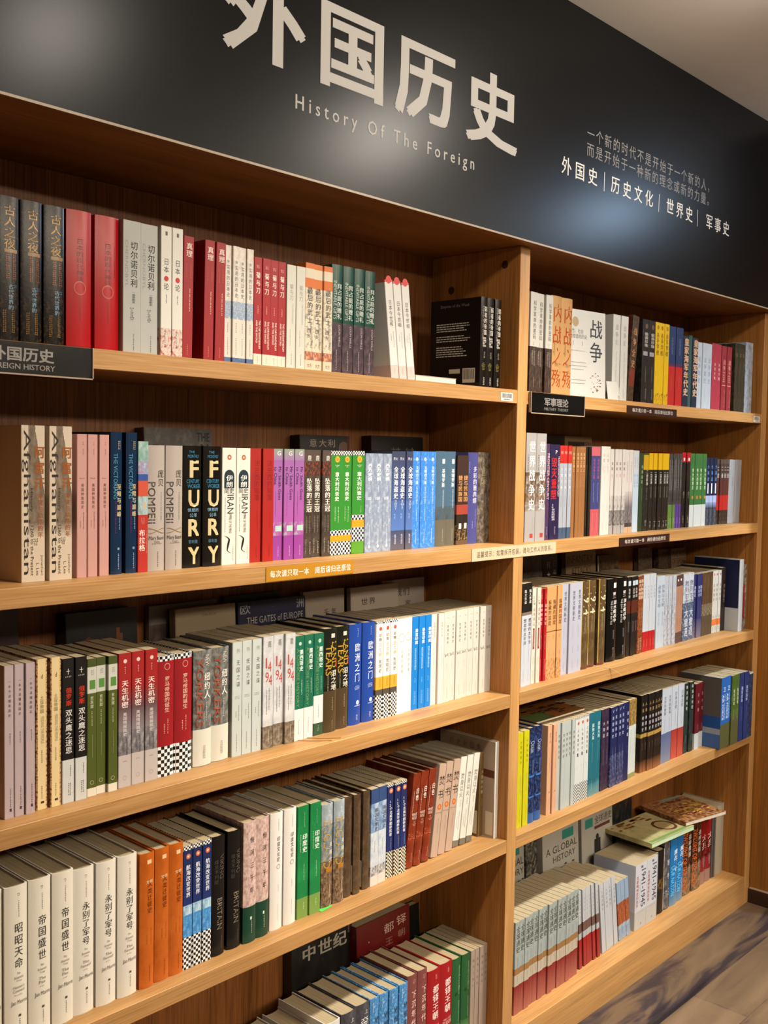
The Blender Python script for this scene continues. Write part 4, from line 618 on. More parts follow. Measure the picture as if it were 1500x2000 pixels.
('L4', 'white leaning paperback with thin brush title', 'p', [-0.1219,-0.0986,-0.0743], 0.0575, 0.0219, 0.2094, 0.143, 7.5, [(0.93,'#c9c8c0'),(1,'#6a6458')], 
  [('v','焚身以火','#55534c',0.18,0.46,0.05,0.6),('d','','#77756e',0.48,0.56,0.1,0.3),('d','','#4a4842',0.6,0.82,0.1,0.2),('d','','#4a4842',0.66,0.8,-0.2,0.14)], {}),
('L4', 'olive brown paperback with white price label', 'p', [-0.0239], 0.0623, 0.0169, 0.2021, 0.15, 1, [(1,'#66502e')], 
  [('v','大国的兴衰','#c4b89c',0.2,0.5,0.1,0.5),('d','','#a89468',0.55,0.64,0.1,0.4)], {'label_on': 1}),
('L4', 'tall tan book with white spine, by post', 'p', [-0.0077], 0.0283, 0.014, 0.2338, 0.17, 0, [(1,'#d0cdc6')], 
  [('d','','#8a8780',0.05,0.3,0,0.3),('d','','#9a978f',0.45,0.6,0,0.3)], {'board': 'tan', 'label_on': 1}),
('R4', 'acid yellow paperback by the post', 'p', [0.0861,0.1135], 0.0258, 0.0225, 0.2383, 0.143, 0, [(1,'#aaa60e')], 
  [('v','大英帝国史','#55520a',0.08,0.34,0.1,0.3),('d','','#8f9a5c',0.45,0.64,0.1,0.3),('d','','#6b680c',0.78,0.95,0.1,0.1)], {}),
('R4', 'navy hardback with blue brush waves', 'h', [0.14,0.1707], 0.0272, 0.0286, 0.2404, 0.15, 0, [(0.9,'n:#121c3a:#2a4a86:#0e1430:40'),(1,'#2a4f86')], 
  [('r','Ocean','#8a94b0',0.14,0.26,0,0.6),('b','','#3464a4',0.5,0.52,0,0.8),('b','','#3464a4',0.72,0.735,0,0.8),('d','','#7a84a0',0.34,0.48,0.1,0.3)], {}),
('R4', 'peach paperback with brown title', 'p', [0.2203,0.2411], 0.029, 0.0186, 0.2306, 0.143, 0, [(1,'#b98e70')], 
  [('v','香料之路','#744a34',0.08,0.2,0.1,0.3),('d','','#744a34',0.3,0.5,0.1,0.24),('c','','#7d2c20',0.75,0.75,0.1,0.2),('d','','#8c6048',0.8,0.95,0.1,0.12)], {}),
('R4', 'pale grey paperback with maroon title', 'p', [0.2627,0.279,0.2952,0.3114,0.3276], 0.03, 0.0155, 0.2287, 0.143, 0, [(1,'#98a09e')], 
  [('v','世界的历史','#6a3c38',0.12,0.42,0.1,0.5,1),('d','','#7c8482',0.84,0.94,0.1,0.12)], {}),
('R4', 'white paperback with checkered foot', 'p', [0.3493,0.3729,0.3965], 0.0319, 0.0229, 0.2282, 0.143, 0, [(0.02,'k:#222222:#c6c6c6:3'),(0.78,'#b0b5b4'),(1,'k:#222222:#c4c8c8:4')], 
  [('v','人类酷刑史','#3a3e3e',0.13,0.4,0.1,0.34),('c','','#a8523a',0.07,0.07,0.1,0.4),('b','','#161616',0.42,0.46,0.1,0.2),('d','','#777c7c',0.56,0.62,0,0.2)], {}),
('R4', 'teal paperback with white title', 'p', [0.4255,0.4574], 0.0334, 0.03, 0.2281, 0.143, 0, [(0.85,'#175766'),(1,'g:#2a6670:#5a7c80')], 
  [('v','孤独大英','#c0d4d6',0.13,0.33,0.15,0.4,1),('d','','#7fa4ac',0.36,0.6,0.1,0.1),('d','','#a4c0c4',0.82,0.95,0.1,0.14)], {}),
('R4', 'dark purple paperback with white title', 'p', [0.4875,0.5083], 0.0347, 0.0201, 0.2258, 0.143, 0, [(1,'n:#2a1c30:#3a2a40:#1e1628:20')], 
  [('v','大海盗','#b4acb8',0.14,0.36,0.1,0.5),('d','','#8c8494',0.5,0.7,0.1,0.2)], {}),
('R4', 'navy paperback with silver title', 'p', [0.5327,0.5532,0.5729,0.5927], 0.0356, 0.019, 0.224, 0.143, 0, [(0.6,'#181f48'),(1,'n:#2a3054:#5c607c:#1c2248:30')], 
  [('v','英国简史','#a4aac4',0.1,0.4,0.1,0.5,1),('d','','#7c82a4',0.5,0.7,0.1,0.14),('h','V','#8c94b4',0.03,0.07,0.1,0.5)], {}),
('R4', 'plain deep navy paperback with small title', 'p', [0.6165], 0.0371, 0.0271, 0.2248, 0.143, 0, [(1,'#161c46')], 
  [('v','英伦三岛','#b4b8cc',0.1,0.46,0.2,0.36,1),('d','','#7c82a4',0.56,0.66,0.2,0.14)], {}),
('R4', 'white paperback topped with ochre engraving', 'p', [0.6421,0.6646], 0.0377, 0.0218, 0.227, 0.143, 0, [(0.33,'n:#7a6030:#9a8048:#4a3a1c:30'),(0.94,'#aab2ae'),(1,'#7c7a4a')], 
  [('d','','#77807c',0.38,0.7,0.1,0.2)], {}),
('R4', 'black paperback with gold band and white title', 'p', [0.7122,0.7311,0.749,0.7669,0.7848,0.8027,0.8207], 0.039, 0.0172, 0.2281, 0.143, 0, [(0.5,'#12100d'),(0.55,'#94783a'),(0.85,'#1c130e'),(1,'g:#3a2014:#7c5030')], 
  [('v','人类','#9c8050',0.08,0.24,0.1,0.6,1),('v','帝国史','#b4b4b8',0.26,0.48,0.1,0.6,1),('d','','#8c8478',0.62,0.72,0.1,0.24)], {}),
('R4', 'ice white paperback with slate blue foot', 'p', [0.846,0.8788], 0.0412, 0.0321, 0.2249, 0.143, 0, [(0.6,'#a3abb8'),(1,'g:#4a567c:#6c7488')], 
  [('v','文学的故事','#484e5c',0.1,0.36,0.1,0.42,1),('d','','#787e8c',0.4,0.58,0.1,0.2)], {}),
('R4', 'ice white paperback with red foot', 'p', [0.9172,0.9554], 0.0423, 0.0375, 0.2246, 0.143, 0, [(0.6,'#a6aeba'),(1,'g:#8e2c26:#a8493c')], 
  [('v','日本古史','#484e5c',0.08,0.32,0.15,0.42,1),('d','','#787e8c',0.36,0.56,0.1,0.2)], {}),
('R4', 'dark green-black paperback with white title', 'p', [0.9933,1.0265], 0.0436, 0.0264, 0.2203, 0.143, 0, [(1,'n:#222c28:#2c3832:#181e1c:15')], 
  [('v','悬崖绝壁','#aab4ac',0.1,0.4,0.15,0.4,1),('d','','#8c948c',0.74,0.86,0.1,0.3),('c','','#8c948c',0.06,0.06,0.1,0.4)], {}),
('R4', 'wine red paperback with white foot', 'p', [1.0665,1.0989], 0.0447, 0.0289, 0.2085, 0.143, 0, [(0.76,'#541018'),(1,'#aab0b4')], 
  [('v','日不落','#b49090',0.12,0.46,0.2,0.36),('d','','#b49090',0.62,0.74,0.2,0.3)], {}),
('R4', 'blue paperback with olive foot, jutting out', 'p', [1.1317,1.1676], -0.0131, 0.0352, 0.2267, 0.143, 0, [(0.66,'#1f559c'),(1,'#4a4c2c')], 
  [('r','AIR FORCE','#cfdcec',0.24,0.6,-0.15,0.3,1),('r','ONE HUNDRED','#9fbce0',0.24,0.6,0.2,0.24),('h','卫','#cfdcec',0.14,0.2,0.1,0.5)], {'board': 'bluepic'}),
('R4', 'olive green paperback jutting past shelf edge', 'p', [1.2003,1.2307], -0.0131, 0.0287, 0.2244, 0.143, 0, [(0.6,'n:#3c5220:#4a602a:#34461c:10'),(1,'#48482a')], 
  [('v','陆军百年','#c2cca8',0.2,0.44,0.1,0.4,1),('d','','#8c9868',0.5,0.66,0.1,0.4)], {}),
('R4', 'navy paperback jutting past the shelf edge', 'p', [1.2628,1.2958], -0.0131, 0.0311, 0.2237, 0.143, 0, [(1,'#1c2a5a')], 
  [('v','海军百年','#aab4d4',0.2,0.44,0.1,0.5,1),('d','','#5c6aa0',0.5,0.72,0.1,0.4)], {}),
('R4', 'blue photo paperback jutting at the end', 'p', [1.3314], -0.0131, 0.0378, 0.2167, 0.143, 0, [(1,'n:#1c2c50:#3c5878:#141c38:25')], 
  [('b','','#b4b8bc',0.0,0.03,0.1,0.7)], {}),
('R5', 'grey-white paperback with brown stripe, red foot', 'p', [0.1164,0.1378,0.1591,0.1804,0.2018,0.2231,0.2445,0.2658,0.2872,0.3085,0.3299,0.3512,0.3726,0.3939], 0.0447, 0.0206, 0.2388, 0.143, 0, [(0.36,'n:#8a938f:#7d8884:#98a09c:25'),(0.5,'n:#8d9694:#7a98a4:#a08c74:40'),(0.57,'#86633c'),(0.69,'#a59c8c'),(1,'g:#741c1c:#96584c')], 
  [('v','全球通史','#2e3331',0.05,0.34,0.08,0.85,1),('d','','#5c7f90',0.38,0.5,0.1,0.3),('d','','#55504a',0.58,0.67,0.1,0.2),('d','','#b4685c',0.74,0.9,0.1,0.12)], {}),
('R5', 'white and scarlet paperback leaning in fan', 'p', [0.4337,0.4581,0.4756,0.4915,0.5083,0.5304], 0.0544, 0.0142, 0.2226, 0.143, [-4.4,-4.76,-5.12,-5.48,-5.84,-6.2], [(0.42,'#a4a8ac'),(0.54,'#5f4640'),(0.62,'#9ca0a4'),(1,'g:#8c1418:#8a3030')], 
  [('v','全球文明','#77797c',0.1,0.3,0.1,0.36),('d','','#5c2c28',0.32,0.4,0.1,0.3),('d','','#b46a60',0.72,0.88,0.1,0.1)], {}),
('R5', 'white paperback leaning with grey title', 'p', [0.5624,0.5871,0.6101,0.6331], 0.0581, 0.021, 0.2096, 0.143, -8, [(1,'#a8acb2')], 
  [('v','人类文明史','#5c6066',0.1,0.4,0.1,0.4),('d','','#8c9096',0.46,0.7,0.1,0.2)], {}),
('R5', 'sky blue paperback with rust canyon band', 'p', [0.6636,0.6879,0.7108], 0.0607, 0.0213, 0.1809, 0.143, -8, [(0.36,'#7f94ac'),(0.74,'n:#8a4a2c:#a05c38:#6e3820:30'),(1,'n:#7d92a8:#94a6b8:#6c8298:12')], 
  [('d','','#a8b8c8',0.1,0.3,0.1,0.2),('d','','#9fb0c0',0.8,0.94,0.1,0.2)], {}),
('R5', 'thick white paperback with black years', 'p', [0.774,0.8414], 0.0629, 0.0666, 0.1973, 0.143, 0, [(0.72,'#b4b7bf'),(1,'#a8a8a6')], 
  [('r','1941-1945','#33383f',0.1,0.68,0.2,0.4,1),('v','克里姆林宫的信件','#963034',0.17,0.66,-0.32,0.2,1),('b','','#6a5a60',0.035,0.07,0.05,0.18),('d','','#66686c',0.24,0.62,-0.1,0.06),('d','','#77777a',0.74,0.76,0.05,0.6),('c','','#8a8a8a',0.93,0.93,0.05,0.12)], {}),
('R5', 'very slim dark grey paperback', 'p', [0.8817], 0.0663, 0.0126, 0.1978, 0.143, 0, [(1,'#33363a')], 
  [('d','','#888888',0.1,0.6,0,0.5)], {}),
('R5', 'black hardback with cream edged picture spine', 'h', [0.9116], 0.0667, 0.0456, 0.2, 0.15, 0, [(0.45,'#14110e'),(0.62,'n:#3a2c18:#7a5c2c:#14110e:30'),(1,'#1c1712')], 
  [('b','','#b4ac98',0.0,0.98,0.4,0.2),('v','从莫斯科','#2c2822',0.06,0.5,0.4,0.3)], {}),
('R5', 'grey photo hardback with white title', 'h', [0.9534], 0.0678, 0.0365, 0.2105, 0.15, 0, [(1,'n:#4a4a4e:#6c6c70:#36363a:12')], 
  [('v','寒冬','#c4c6c8',0.2,0.6,0.1,0.5,1),('n','','#b4b4b4',0.7,0.8,0,0.9)], {'wrap': 1}),
('R5', 'sky blue hardback with white block title', 'h', [0.9956,1.0426], 0.0687, 0.0463, 0.2119, 0.15, 0, [(0.8,'#1a68a8'),(1,'g:#2c6ca0:#6c8494')], 
  [('v','鏖战二十','#dfe8ee',0.16,0.5,0.15,0.6,1),('r','OUR NATION','#5cc0e8',0.4,0.85,-0.2,0.4,1),('d','','#cfdce4',0.66,0.82,0.2,0.3)], {'wrap': 1}),
('R5', 'brown hardback with fluorescent orange Latin title', 'h', [1.0977,1.1607], 0.071, 0.0623, 0.2227, 0.15, 0, [(0.6,'n:#3a241a:#5a3c28:#241610:20'),(1,'n:#6a5440:#8c7458:#4a3628:20')], 
  [('r','TWILIGHT OF THE GODS','#c05a20',0.08,0.92,-0.28,0.4,1),('v','诸神黄昏','#c6c0b8',0.12,0.46,0.2,0.4,1),('d','','#b0a698',0.56,0.7,0.2,0.3)], {'wrap': 1}),
('R5', 'red and black hardback with white slanted title', 'h', [1.2131,1.2549], 0.0738, 0.041, 0.2115, 0.15, 0, [(0.3,'#7e1418'),(0.6,'n:#5a1414:#1c1414:#8c2020:30'),(0.8,'#7c2428'),(1,'#8c6a60')], 
  [('v','大兵','#d8ccc8',0.2,0.46,0.1,0.8,1),('d','','#b4a8a4',0.56,0.74,0.1,0.5)], {'wrap': 1}),
('R5', 'thin smoke grey paperback', 'p', [1.2823,1.2955], 0.0756, 0.0124, 0.2066, 0.143, 0, [(1,'#4c4a4a')], 
  [('d','','#8c8a88',0.1,0.8,0,0.4)], {}),
('R5', 'beige thick hardback, embossed, next to panel', 'h', [1.3364], 0.0761, 0.0678, 0.2361, 0.155, 0, [(1,'#9a9484')], 
  [('d','','#b4ae9c',0.2,0.5,0.3,0.3)], {}),
('L5', 'white hardback showing only its page top', 'h', [-0.7314,-0.6802,-0.6224,-0.5646], 0.0491, 0.0455, 0.218, 0.15, 0, [(1,'#c4c0b4')], 
  [('v','欧洲史','#3f3d38',0.2,0.5,0.1,0.4)], {}),
('L5', 'white hardback next to dark grey ones', 'h', [-0.5207], 0.0491, 0.0409, 0.2339, 0.15, 0, [(1,'#c6c4bc')], 
  [('v','法国史','#3f3d38',0.2,0.5,0.1,0.4)], {}),
('L5', 'dark grey hardback with pale brush title', 'h', [-0.4762,-0.4315], 0.0491, 0.0428, 0.2369, 0.15, 0, [(1,'n:#3c3c42:#4a4a50:#303036:10')], 
  [('h','上','#c4c4c4',0.06,0.1,0.2,0.3),('v','帝国往事','#c8c8c8',0.12,0.5,0.1,0.6,1)], {'wrap': 1}),
('L5', 'sky blue hardback with speckled cover', 'h', [-0.3948,-0.3661,-0.3364,-0.3062], 0.0491, 0.0275, 0.2358, 0.15, 0, [(1,'n:#2a6aa4:#5a94c4:#86b4d4:30')], 
  [('v','地图里的人','#1c2c44',0.17,0.6,0.2,0.5,1),('d','','#cfe0ea',0.04,0.14,-0.2,0.2)], {'wrap': 1}),
('L5', 'dusty rose-brown hardback', 'h', [-0.2744,-0.2398], 0.0491, 0.0325, 0.2428, 0.15, 0, [(1,'#6e3c3a')], 
  [('v','下沉年代','#d4c0b4',0.14,0.5,0.1,0.5),('d','','#b48c84',0.04,0.1,0.1,0.4)], {'wrap': 1}),
('L5', 'crimson hardback with white characters', 'h', [-0.1997,-0.154], 0.0491, 0.0449, 0.2286, 0.15, 0, [(1,'#8c1016')], 
  [('v','都铎王朝','#e4d4cc',0.16,0.52,0.1,0.52,1),('d','','#dcb8b0',0.05,0.11,0.1,0.16),('h','1485-1603','#d8a8a0',0.58,0.6,0.1,0.7),('h','TUDOR','#d8c0b4',0.61,0.65,0.1,0.75)], {}),
('L5', 'forest green hardback', 'h', [-0.1145,-0.0811], 0.0491, 0.0327, 0.2243, 0.15, 0, [(0.7,'#21502c'),(1,'g:#2c5c34:#7a9a6c')], 
  [('d','','#9fb494',0.08,0.4,0.2,0.3),('d','','#8ca888',0.46,0.7,0.2,0.2),('c','','#143a1e',0.38,0.38,-0.1,0.3)], {'wrap': 1}),
('L5', 'slim grey-brown paperback by the post', 'p', [-0.0564,-0.0403,-0.0243,-0.0083], 0.0491, 0.0153, 0.2234, 0.143, 0, [(1,'#94857a')], 
  [('v','欧洲文明史','#5a4c42',0.08,0.42,0.1,0.4),('d','','#6e6056',0.5,0.9,0.1,0.1)], {}),
]

SHELF_NAME = {'L1': 'top near shelf', 'L2': 'second near shelf', 'L3': 'third near shelf', 'L4': 'fourth near shelf', 'L5': 'bottom near shelf',
              'R1': 'top far shelf', 'R2': 'second far shelf', 'R3': 'third far shelf', 'R4': 'fourth far shelf', 'R5': 'bottom far shelf'}
ORD = 'first second third fourth fifth sixth seventh eighth ninth tenth eleventh twelfth thirteenth fourteenth fifteenth'.split()
NUM = 'zero one two three four five six seven eight nine ten eleven twelve thirteen fourteen fifteen'.split()

def spine_profile(hp, W):
    """depth of the spine surface behind its foremost line, as a function of x"""
    if hp == 'h':
        sag = min(.11*W, .0042)
        return lambda x: sag*min(1.0, (2*x/W)**2)
    r = min(.0012, W*.1)
    def f(x):
        e = abs(x)-(W/2-r)
        return 0.0 if e <= 0 else r-math.sqrt(max(0, r*r-e*e))
    return f
def cover_mesh(name, hp, W, H, D, bands, mats, prof, t, parent, grow=0.0):
    """folded cover: two boards and the spine, cut into the printed bands [(z0, z1, slot)]"""
    n = 8 if hp == 'h' else 2
    r = min(.0012, W*.1)
    if hp == 'h': xs = [-W/2+W*i/n for i in range(n+1)]
    else: xs = [-W/2, -W/2+r*.3, -W/2+r, W/2-r, W/2-r*.3, W/2]
    line = [(-W/2, D)]+[(x, prof(x)) for x in xs]+[(W/2, D)]
    # inner line
    inn = [(-W/2+t, D)]+[(max(-W/2+t, min(W/2-t, x)), prof(x)+t) for x in xs]+[(W/2-t, D)]
    if grow:
        line = [(x*(1+2*grow/W), y-(grow if i not in (0, len(line)-1) else 0)) for i, (x, y) in enumerate(line)]
        inn = [(x*(1+1.2*grow/W), y-grow*.6) for x, y in inn]
    g = Geo(); k = len(line)
    zs = sorted({b[0] for b in bands} | {b[1] for b in bands})
    for z0, z1, mi in bands:
        for i in range(k-1):
            (a, b), (c, d) = line[i], line[i+1]; g.quad((a, b, z0), (c, d, z0), (c, d, z1), (a, b, z1), mi)
            (a, b), (c, d) = inn[i], inn[i+1]; g.quad((c, d, z0), (a, b, z0), (a, b, z1), (c, d, z1), mi)
        for i in (0, k-1):
            (a, b), (c, d) = line[i], inn[i]
            q = [(a, b, z0), (a, b, z1), (c, d, z1), (c, d, z0)]
            g.quad(*(q if i == 0 else q[::-1]), mi)
    zt = zs[-1]; zb = zs[0]; mt = max(bands, key=lambda b: b[1])[2]; mb = min(bands, key=lambda b: b[0])[2]
    for i in range(k-1):
        (a, b), (c, d), (e, f), (p, q) = line[i], line[i+1], inn[i+1], inn[i]
        g.quad((a, b, zt), (c, d, zt), (e, f, zt), (p, q, zt), mt); g.quad((p, q, zb), (e, f, zb), (c, d, zb), (a, b, zb), mb)
    o = g.build(name, mats, parent)
    bm = bmesh.new(); bm.from_mesh(o.data); bmesh.ops.remove_doubles(bm, verts=bm.verts, dist=1e-5); bmesh.ops.recalc_face_normals(bm, faces=bm.faces); bm.to_mesh(o.data); bm.free()
    if hp == 'h':
        o.data.polygons.foreach_set('use_smooth', [True]*len(o.data.polygons))
        if hasattr(o.data, 'set_sharp_from_angle'): o.data.set_sharp_from_angle(angle=R(30))
    return o
def pages_mesh(hp, W, H, D, prof, t, parent):
    ov = .0028 if hp == 'h' else .0004
    hw = W/2-t-(.0002 if hp == 'p' else .0004); n = 6
    fr = [(-hw+2*hw*i/n) for i in range(n+1)]
    sag = (lambda x: prof(x)+t+.0004)
    back = D-(.004 if hp == 'h' else .0006)
    bk = (lambda x: back-(.0035*(1-(x/hw)**2) if hp == 'h' else 0))
    g = Geo(); top = H-ov; bot = ov if hp == 'h' else .0003
    loop = [(x, sag(x)) for x in fr]+[(x, bk(x)) for x in fr[::-1]]
    g.poly([(x, y, top) for x, y in loop]); g.poly([(x, y, bot) for x, y in loop[::-1]])
    for i in range(len(loop)):
        (a, b), (c, d) = loop[i], loop[(i+1) % len(loop)]; g.quad((a, b, bot), (c, d, bot), (c, d, top), (a, b, top))
    return g.build('page_block', PAGES, parent)

def board_print(kind, W, H, D, parent, rng):
    """what is printed on the board that shows beside the spine (the one facing -x)"""
    P = Print(lambda u, v, l: (-W/2-l, D-u, v))
    if kind == 'blurb':
        P.text('Empires of the Weak', .03, .115, H*.90, H*.945, '#6a655c'); P.build('board_print', parent); P.__init__(P.fn)
        for blk, (a, b) in enumerate(((.64, .72), (.52, .58), (.34, .46))):
            y = H*b
            while y > H*a:
                x = .018; e = D-.03-rng.uniform(0, .03)
                while x < e:
                    w = rng.uniform(.004, .012); P.rect(x, min(x+w, e), y, y+.0022, '#b4aea2'); x += w+.0016
                y -= .0052
            P.build('board_print', parent); P.__init__(P.fn)
        P.rect(D-.052, D-.016, .012, .045, '#c2bdb0'); P.layer += 1
        x = D-.05
        while x < D-.019: w = rng.uniform(.0006, .0016); P.rect(x, x+w, .02, .043, '#15130f'); x += w+rng.uniform(.0006, .0014)
        P.build('barcode_print', parent); P.__init__(P.fn); P.rect(D-.092, D-.060, .034, .044, '#b4aea2')
    elif kind[0] == '#': P.add([(.03, H*.985), (D-.006, H*.985), (D-.006, H*.80), (.08, H*.66)], [(3, 2, 1, 0)], kind)
    elif kind == 'navy': P.rect(0, D-.002, H*.32, H*.99, '#12183c')
    elif kind == 'bluepic':
        P.rect(0, D-.001, H*.45, H*.99, '#54504c'); P.rect(0, D-.001, H*.28, H*.45, '#1c4a8c'); P.rect(0, D-.001, H*.20, H*.28, '#8a93a0'); P.rect(0, D-.001, .001, H*.2, '#3a5c94'); P.layer += 1
        P.rect(.035, .075, H*.13, H*.25, '#b0b2b4'); P.layer += 1; P.rect(.052, .066, H*.16, H*.23, '#77797c')
    elif kind == 'tan':
        P.rect(0, D-.0008, .001, H-.001, '#a08a74'); P.layer += 1; P.rect(.0, D-.002, H*.62, H*.70, '#5a2c1c'); P.layer += 1
        for i in range(5): P.text('历史地图集'[i], .03+i*.021, .042+i*.021, H*.88, H*.94, '#6a5644')
    P.build('board_print', parent)

def make_book(desc, hp, W, H, D, cov, txt, opt, label, group, loc, rot):
    rng = random.Random(desc)
    root = thing('hardcover_book' if hp == 'h' else 'paperback_book', label, 'book', loc, rot, group)
    rough = .19 if opt.get('wrap') else .45; spc = .25 if opt.get('wrap') else .3
    t = .0022 if hp == 'h' else .0005
    t = min(t, W*.12); prof = spine_profile(hp, W)
    mats = []; bands = []; z1 = H
    for e, sp in cov:
        z0 = H*(1-e) if e < .999 else 0.0
        m = print_mat(sp, rough, spc, z0, z1, round(W, 4), round(H, 3))
        if m not in mats: mats.append(m)
        bands.append((z0, z1, mats.index(m))); z1 = z0
    if opt.get('band'):
        cut = 1 if len(cov) == 2 else 2
        belly = bands[cut:]; ms = mats
        zc = belly[0][1]
        keep = bands[:cut]; keep[-1] = (0.0, keep[-1][1], keep[-1][2])
        cover_mesh('cover', hp, W, H, D, keep, mats, prof, t, root)
        # the band stands a touch above the shelf
        belly[-1] = (.0008, belly[-1][1], belly[-1][2])
        cover_mesh('belly_band', hp, W, zc, D*.96, belly, mats, prof, .00012, root, grow=.00018)
        ex = .0004
    else:
        cover_mesh('cover', hp, W, H, D, bands, mats, prof, t, root); ex = 0.0
    pages_mesh(hp, W, H, D, prof, t, root)
    P = Print(lambda u, v, l: (u, prof(u)-l-ex-(.00025 if hp == 'h' else 0), v))
    write_blocks(P, txt, W, H, rng, lambda q: 'spine_lettering' if q[3] < .78 else 'publisher_imprint', root, rough)
    if opt.get('board'): board_print(opt['board'], W, H, D, root, rng)
    if opt.get('label_on'):
        P = Print(lambda u, v, l: (-W/2-l-.0001, u, v)); P.rect(.004, .026, .006, .062, '#c9bda4'); o = P.build('price_label', root); o['label'] = 'cream paper label'
    return root
def ribbon(parent, col, pts, w=.003):
    g = Geo()
    for (a, b) in zip(pts, pts[1:]):
        d = (Vector(b)-Vector(a)); s = Vector((-d.y, d.x, 0)); s = s.normalized()*w/2 if s.length > 1e-6 else Vector((w/2, 0, 0))
        A, B = Vector(a), Vector(b); g.quad(tuple(A-s), tuple(B-s), tuple(B+s), tuple(A+s))
    o = g.build('ribbon_bookmark', plain(col, .5, .3, 'ribbon'), parent); md = o.modifiers.new('cloth', 'SOLIDIFY'); md.thickness = .0004
    o['label'] = 'thin ribbon bookmark'; return o
def copy_tree(o, parent=None):
    c = o.copy(); COL.objects.link(c)
    if parent: c.parent = parent
    for ch in list(o.children): copy_tree(ch, c)
    return c
for (row, desc, hp, xs, y, W, H, D, lean, cov, txt, opt) in BOOKS:
    n = len(xs); zb = TOPS[int(row[1])-1]; sh = SHELF_NAME[row]
    proto = None
    D = min(D, BACK-y-.002)
    for i, x in enumerate(xs):
        k = (n-1-i) if row[0] == 'L' else i
        if n == 1: lab = f'{desc}, {sh}'
        elif n == 2: lab = f'{desc}, {"nearer" if k == 0 else "farther"} of two to post, {sh}'
        else: lab = f'{desc}, {ORD[k]} of {NUM[n]} from post, {sh}'
        grp = f'{desc} copies, {sh}' if n > 1 else None
        a = R(lean[i] if isinstance(lean, list) else lean)
        rr = random.Random(f'{row}{desc}{i}')
        dy = rr.uniform(-.0025, .0025) if n > 1 else 0
        loc = (x, y+dy, zb+.0002+(W/2)*abs(math.sin(a))); rot = (0, a, 0)
        if proto is None: proto = make_book(desc, hp, W, H, D, cov, txt, opt, lab, grp, loc, rot); r = proto
        else:
            r = copy_tree(proto); r.location = loc; r.rotation_euler = rot; r['label'] = lab
        if opt.get('ribbon') and i == 0:
            ribbon(r, '#a8743a', [(-.004, .03, .0008), (-.002, .001, .0009), (.012, -.018, .0011), (.030, -.034, .0010), (.046, -.046, .0012)])
        if opt.get('ribbon2') and i == 1: ribbon(r, '#c9b08c', [(.010, .02, .0008), (.014, -.004, .0008), (.018, -.030, .0008), (.023, -.0435, .0009), (.027, -.0470, -.0015), (.044, -.066, -.016)])
# ------------------------------------------------------------------ books standing face-out against the back panel
def face_book(name, label, x0, x1, z0, h, yf, thick, cov, txt, tilt=0.0, rotz=0.0, rough=.35):
    W = x1-x0; root = thing(name, label, 'book', ((x0+x1)/2, yf, z0+.0003+thick*math.sin(R(tilt))), (R(-tilt), 0, R(rotz)))
    m = [print_mat(c, rough, .5, 0, h, round(W, 4), round(h, 3)) for _, c in cov]; pg = .0015
    g = Geo(); z1 = h
    for i, (e, c) in enumerate(cov):
        zz = h*(1-e) if e < .999 else 0.0; g.box(-W/2, W/2, 0, .0018, zz, z1, i); z1 = zz
    g.box(-W/2, W/2, thick-.0018, thick, 0, h, 0); g.box(-W/2-.0004, -W/2+.0016, 0, thick, 0, h, 0)
    g.build('cover', m, root)
    g = Geo(); g.box(-W/2+.0018, W/2-pg*2, .002, thick-.002, pg, h-pg*1.6); g.build('page_block', PAGES, root)
    P = Print(lambda u, v, l: (u, -l, v)); write_blocks(P, txt, W, h, random.Random(label), lambda q: 'front_lettering', root, .5)
    return root
def S(*a): return [v*1.09 for v in a]
def FB(label, x0, x1, row, top, cov, txt, yf=.205, thick=.02, tilt=3, hp='paperback_book'):
    z0 = TOPS[row-1]; yw = yf*1.09; room = .2655-top*1.09*math.sin(R(tilt))-yw
    if thick > room: thick = max(.006, room); yw = min(yw, .2655-top*1.09*math.sin(R(tilt))-thick)
    face_book(hp, label, x0*1.09, x1*1.09, z0, top*1.09, yw, thick, cov, txt, tilt)
PB, HB = 'paperback_book', 'hardcover_book'
FB('thick black book with hazy landscape cover behind the grey hardbacks', -.79, -.644, 2, .2265, [(.22, 'n:#3c352c:#5a5044:#2a241e:8'), (1, '#2a251e')],
   [('h', 'THE', '#15120e', .03, .10, .36, .2, 2), ('h', 'F', '#12100c', .13, .22, -.34, .16, 2), ('h', 'N', '#15120e', .12, .2, .38, .12, 2)], thick=.036, hp=HB)
FB('black book with white title behind brown deer paperbacks', -.428, -.289, 2, .223, [(1, '#14130c')],
   [('v', '意', '#a8a08c', .03, .11, -.24, .16), ('v', '大', '#a8a08c', .03, .11, -.05, .16), ('v', '利', '#a8a08c', .03, .11, .13, .16), ('c', '', '#6a5248', .12, .12, .38, .22), ('b', '', '#5a2018', .0, .2, .47, .05)], thick=.03)
FB('black book with thin gold title behind sky blue paperbacks', -.223, -.055, 2, .2265, [(1, '#100e0d')],
   [('v', '甘', '#6e6250', .10, .19, -.04, .2), ('v', '姑', '#6e6250', .10, .19, .24, .2)], thick=.03, hp=HB)
FB('blackish book behind the navy paperback, second far shelf', .42, .515, 2, .2445, [(1, '#141210')], [], thick=.02)
FB('tan framed cover behind white paperbacks, second far shelf', .52, .655, 2, .245, [(1, '#7c6448')],
   [('b', '', '#3a2c20', .06, .4, -.08, .6), ('h', 'EN', '#4a3826', .06, .12, .36, .2)], thick=.02)
FB('dark maroon book in corner behind pale mauve paperbacks', -1.12, -1.02, 3, .262, [(1, '#2c1614')], [], thick=.02)
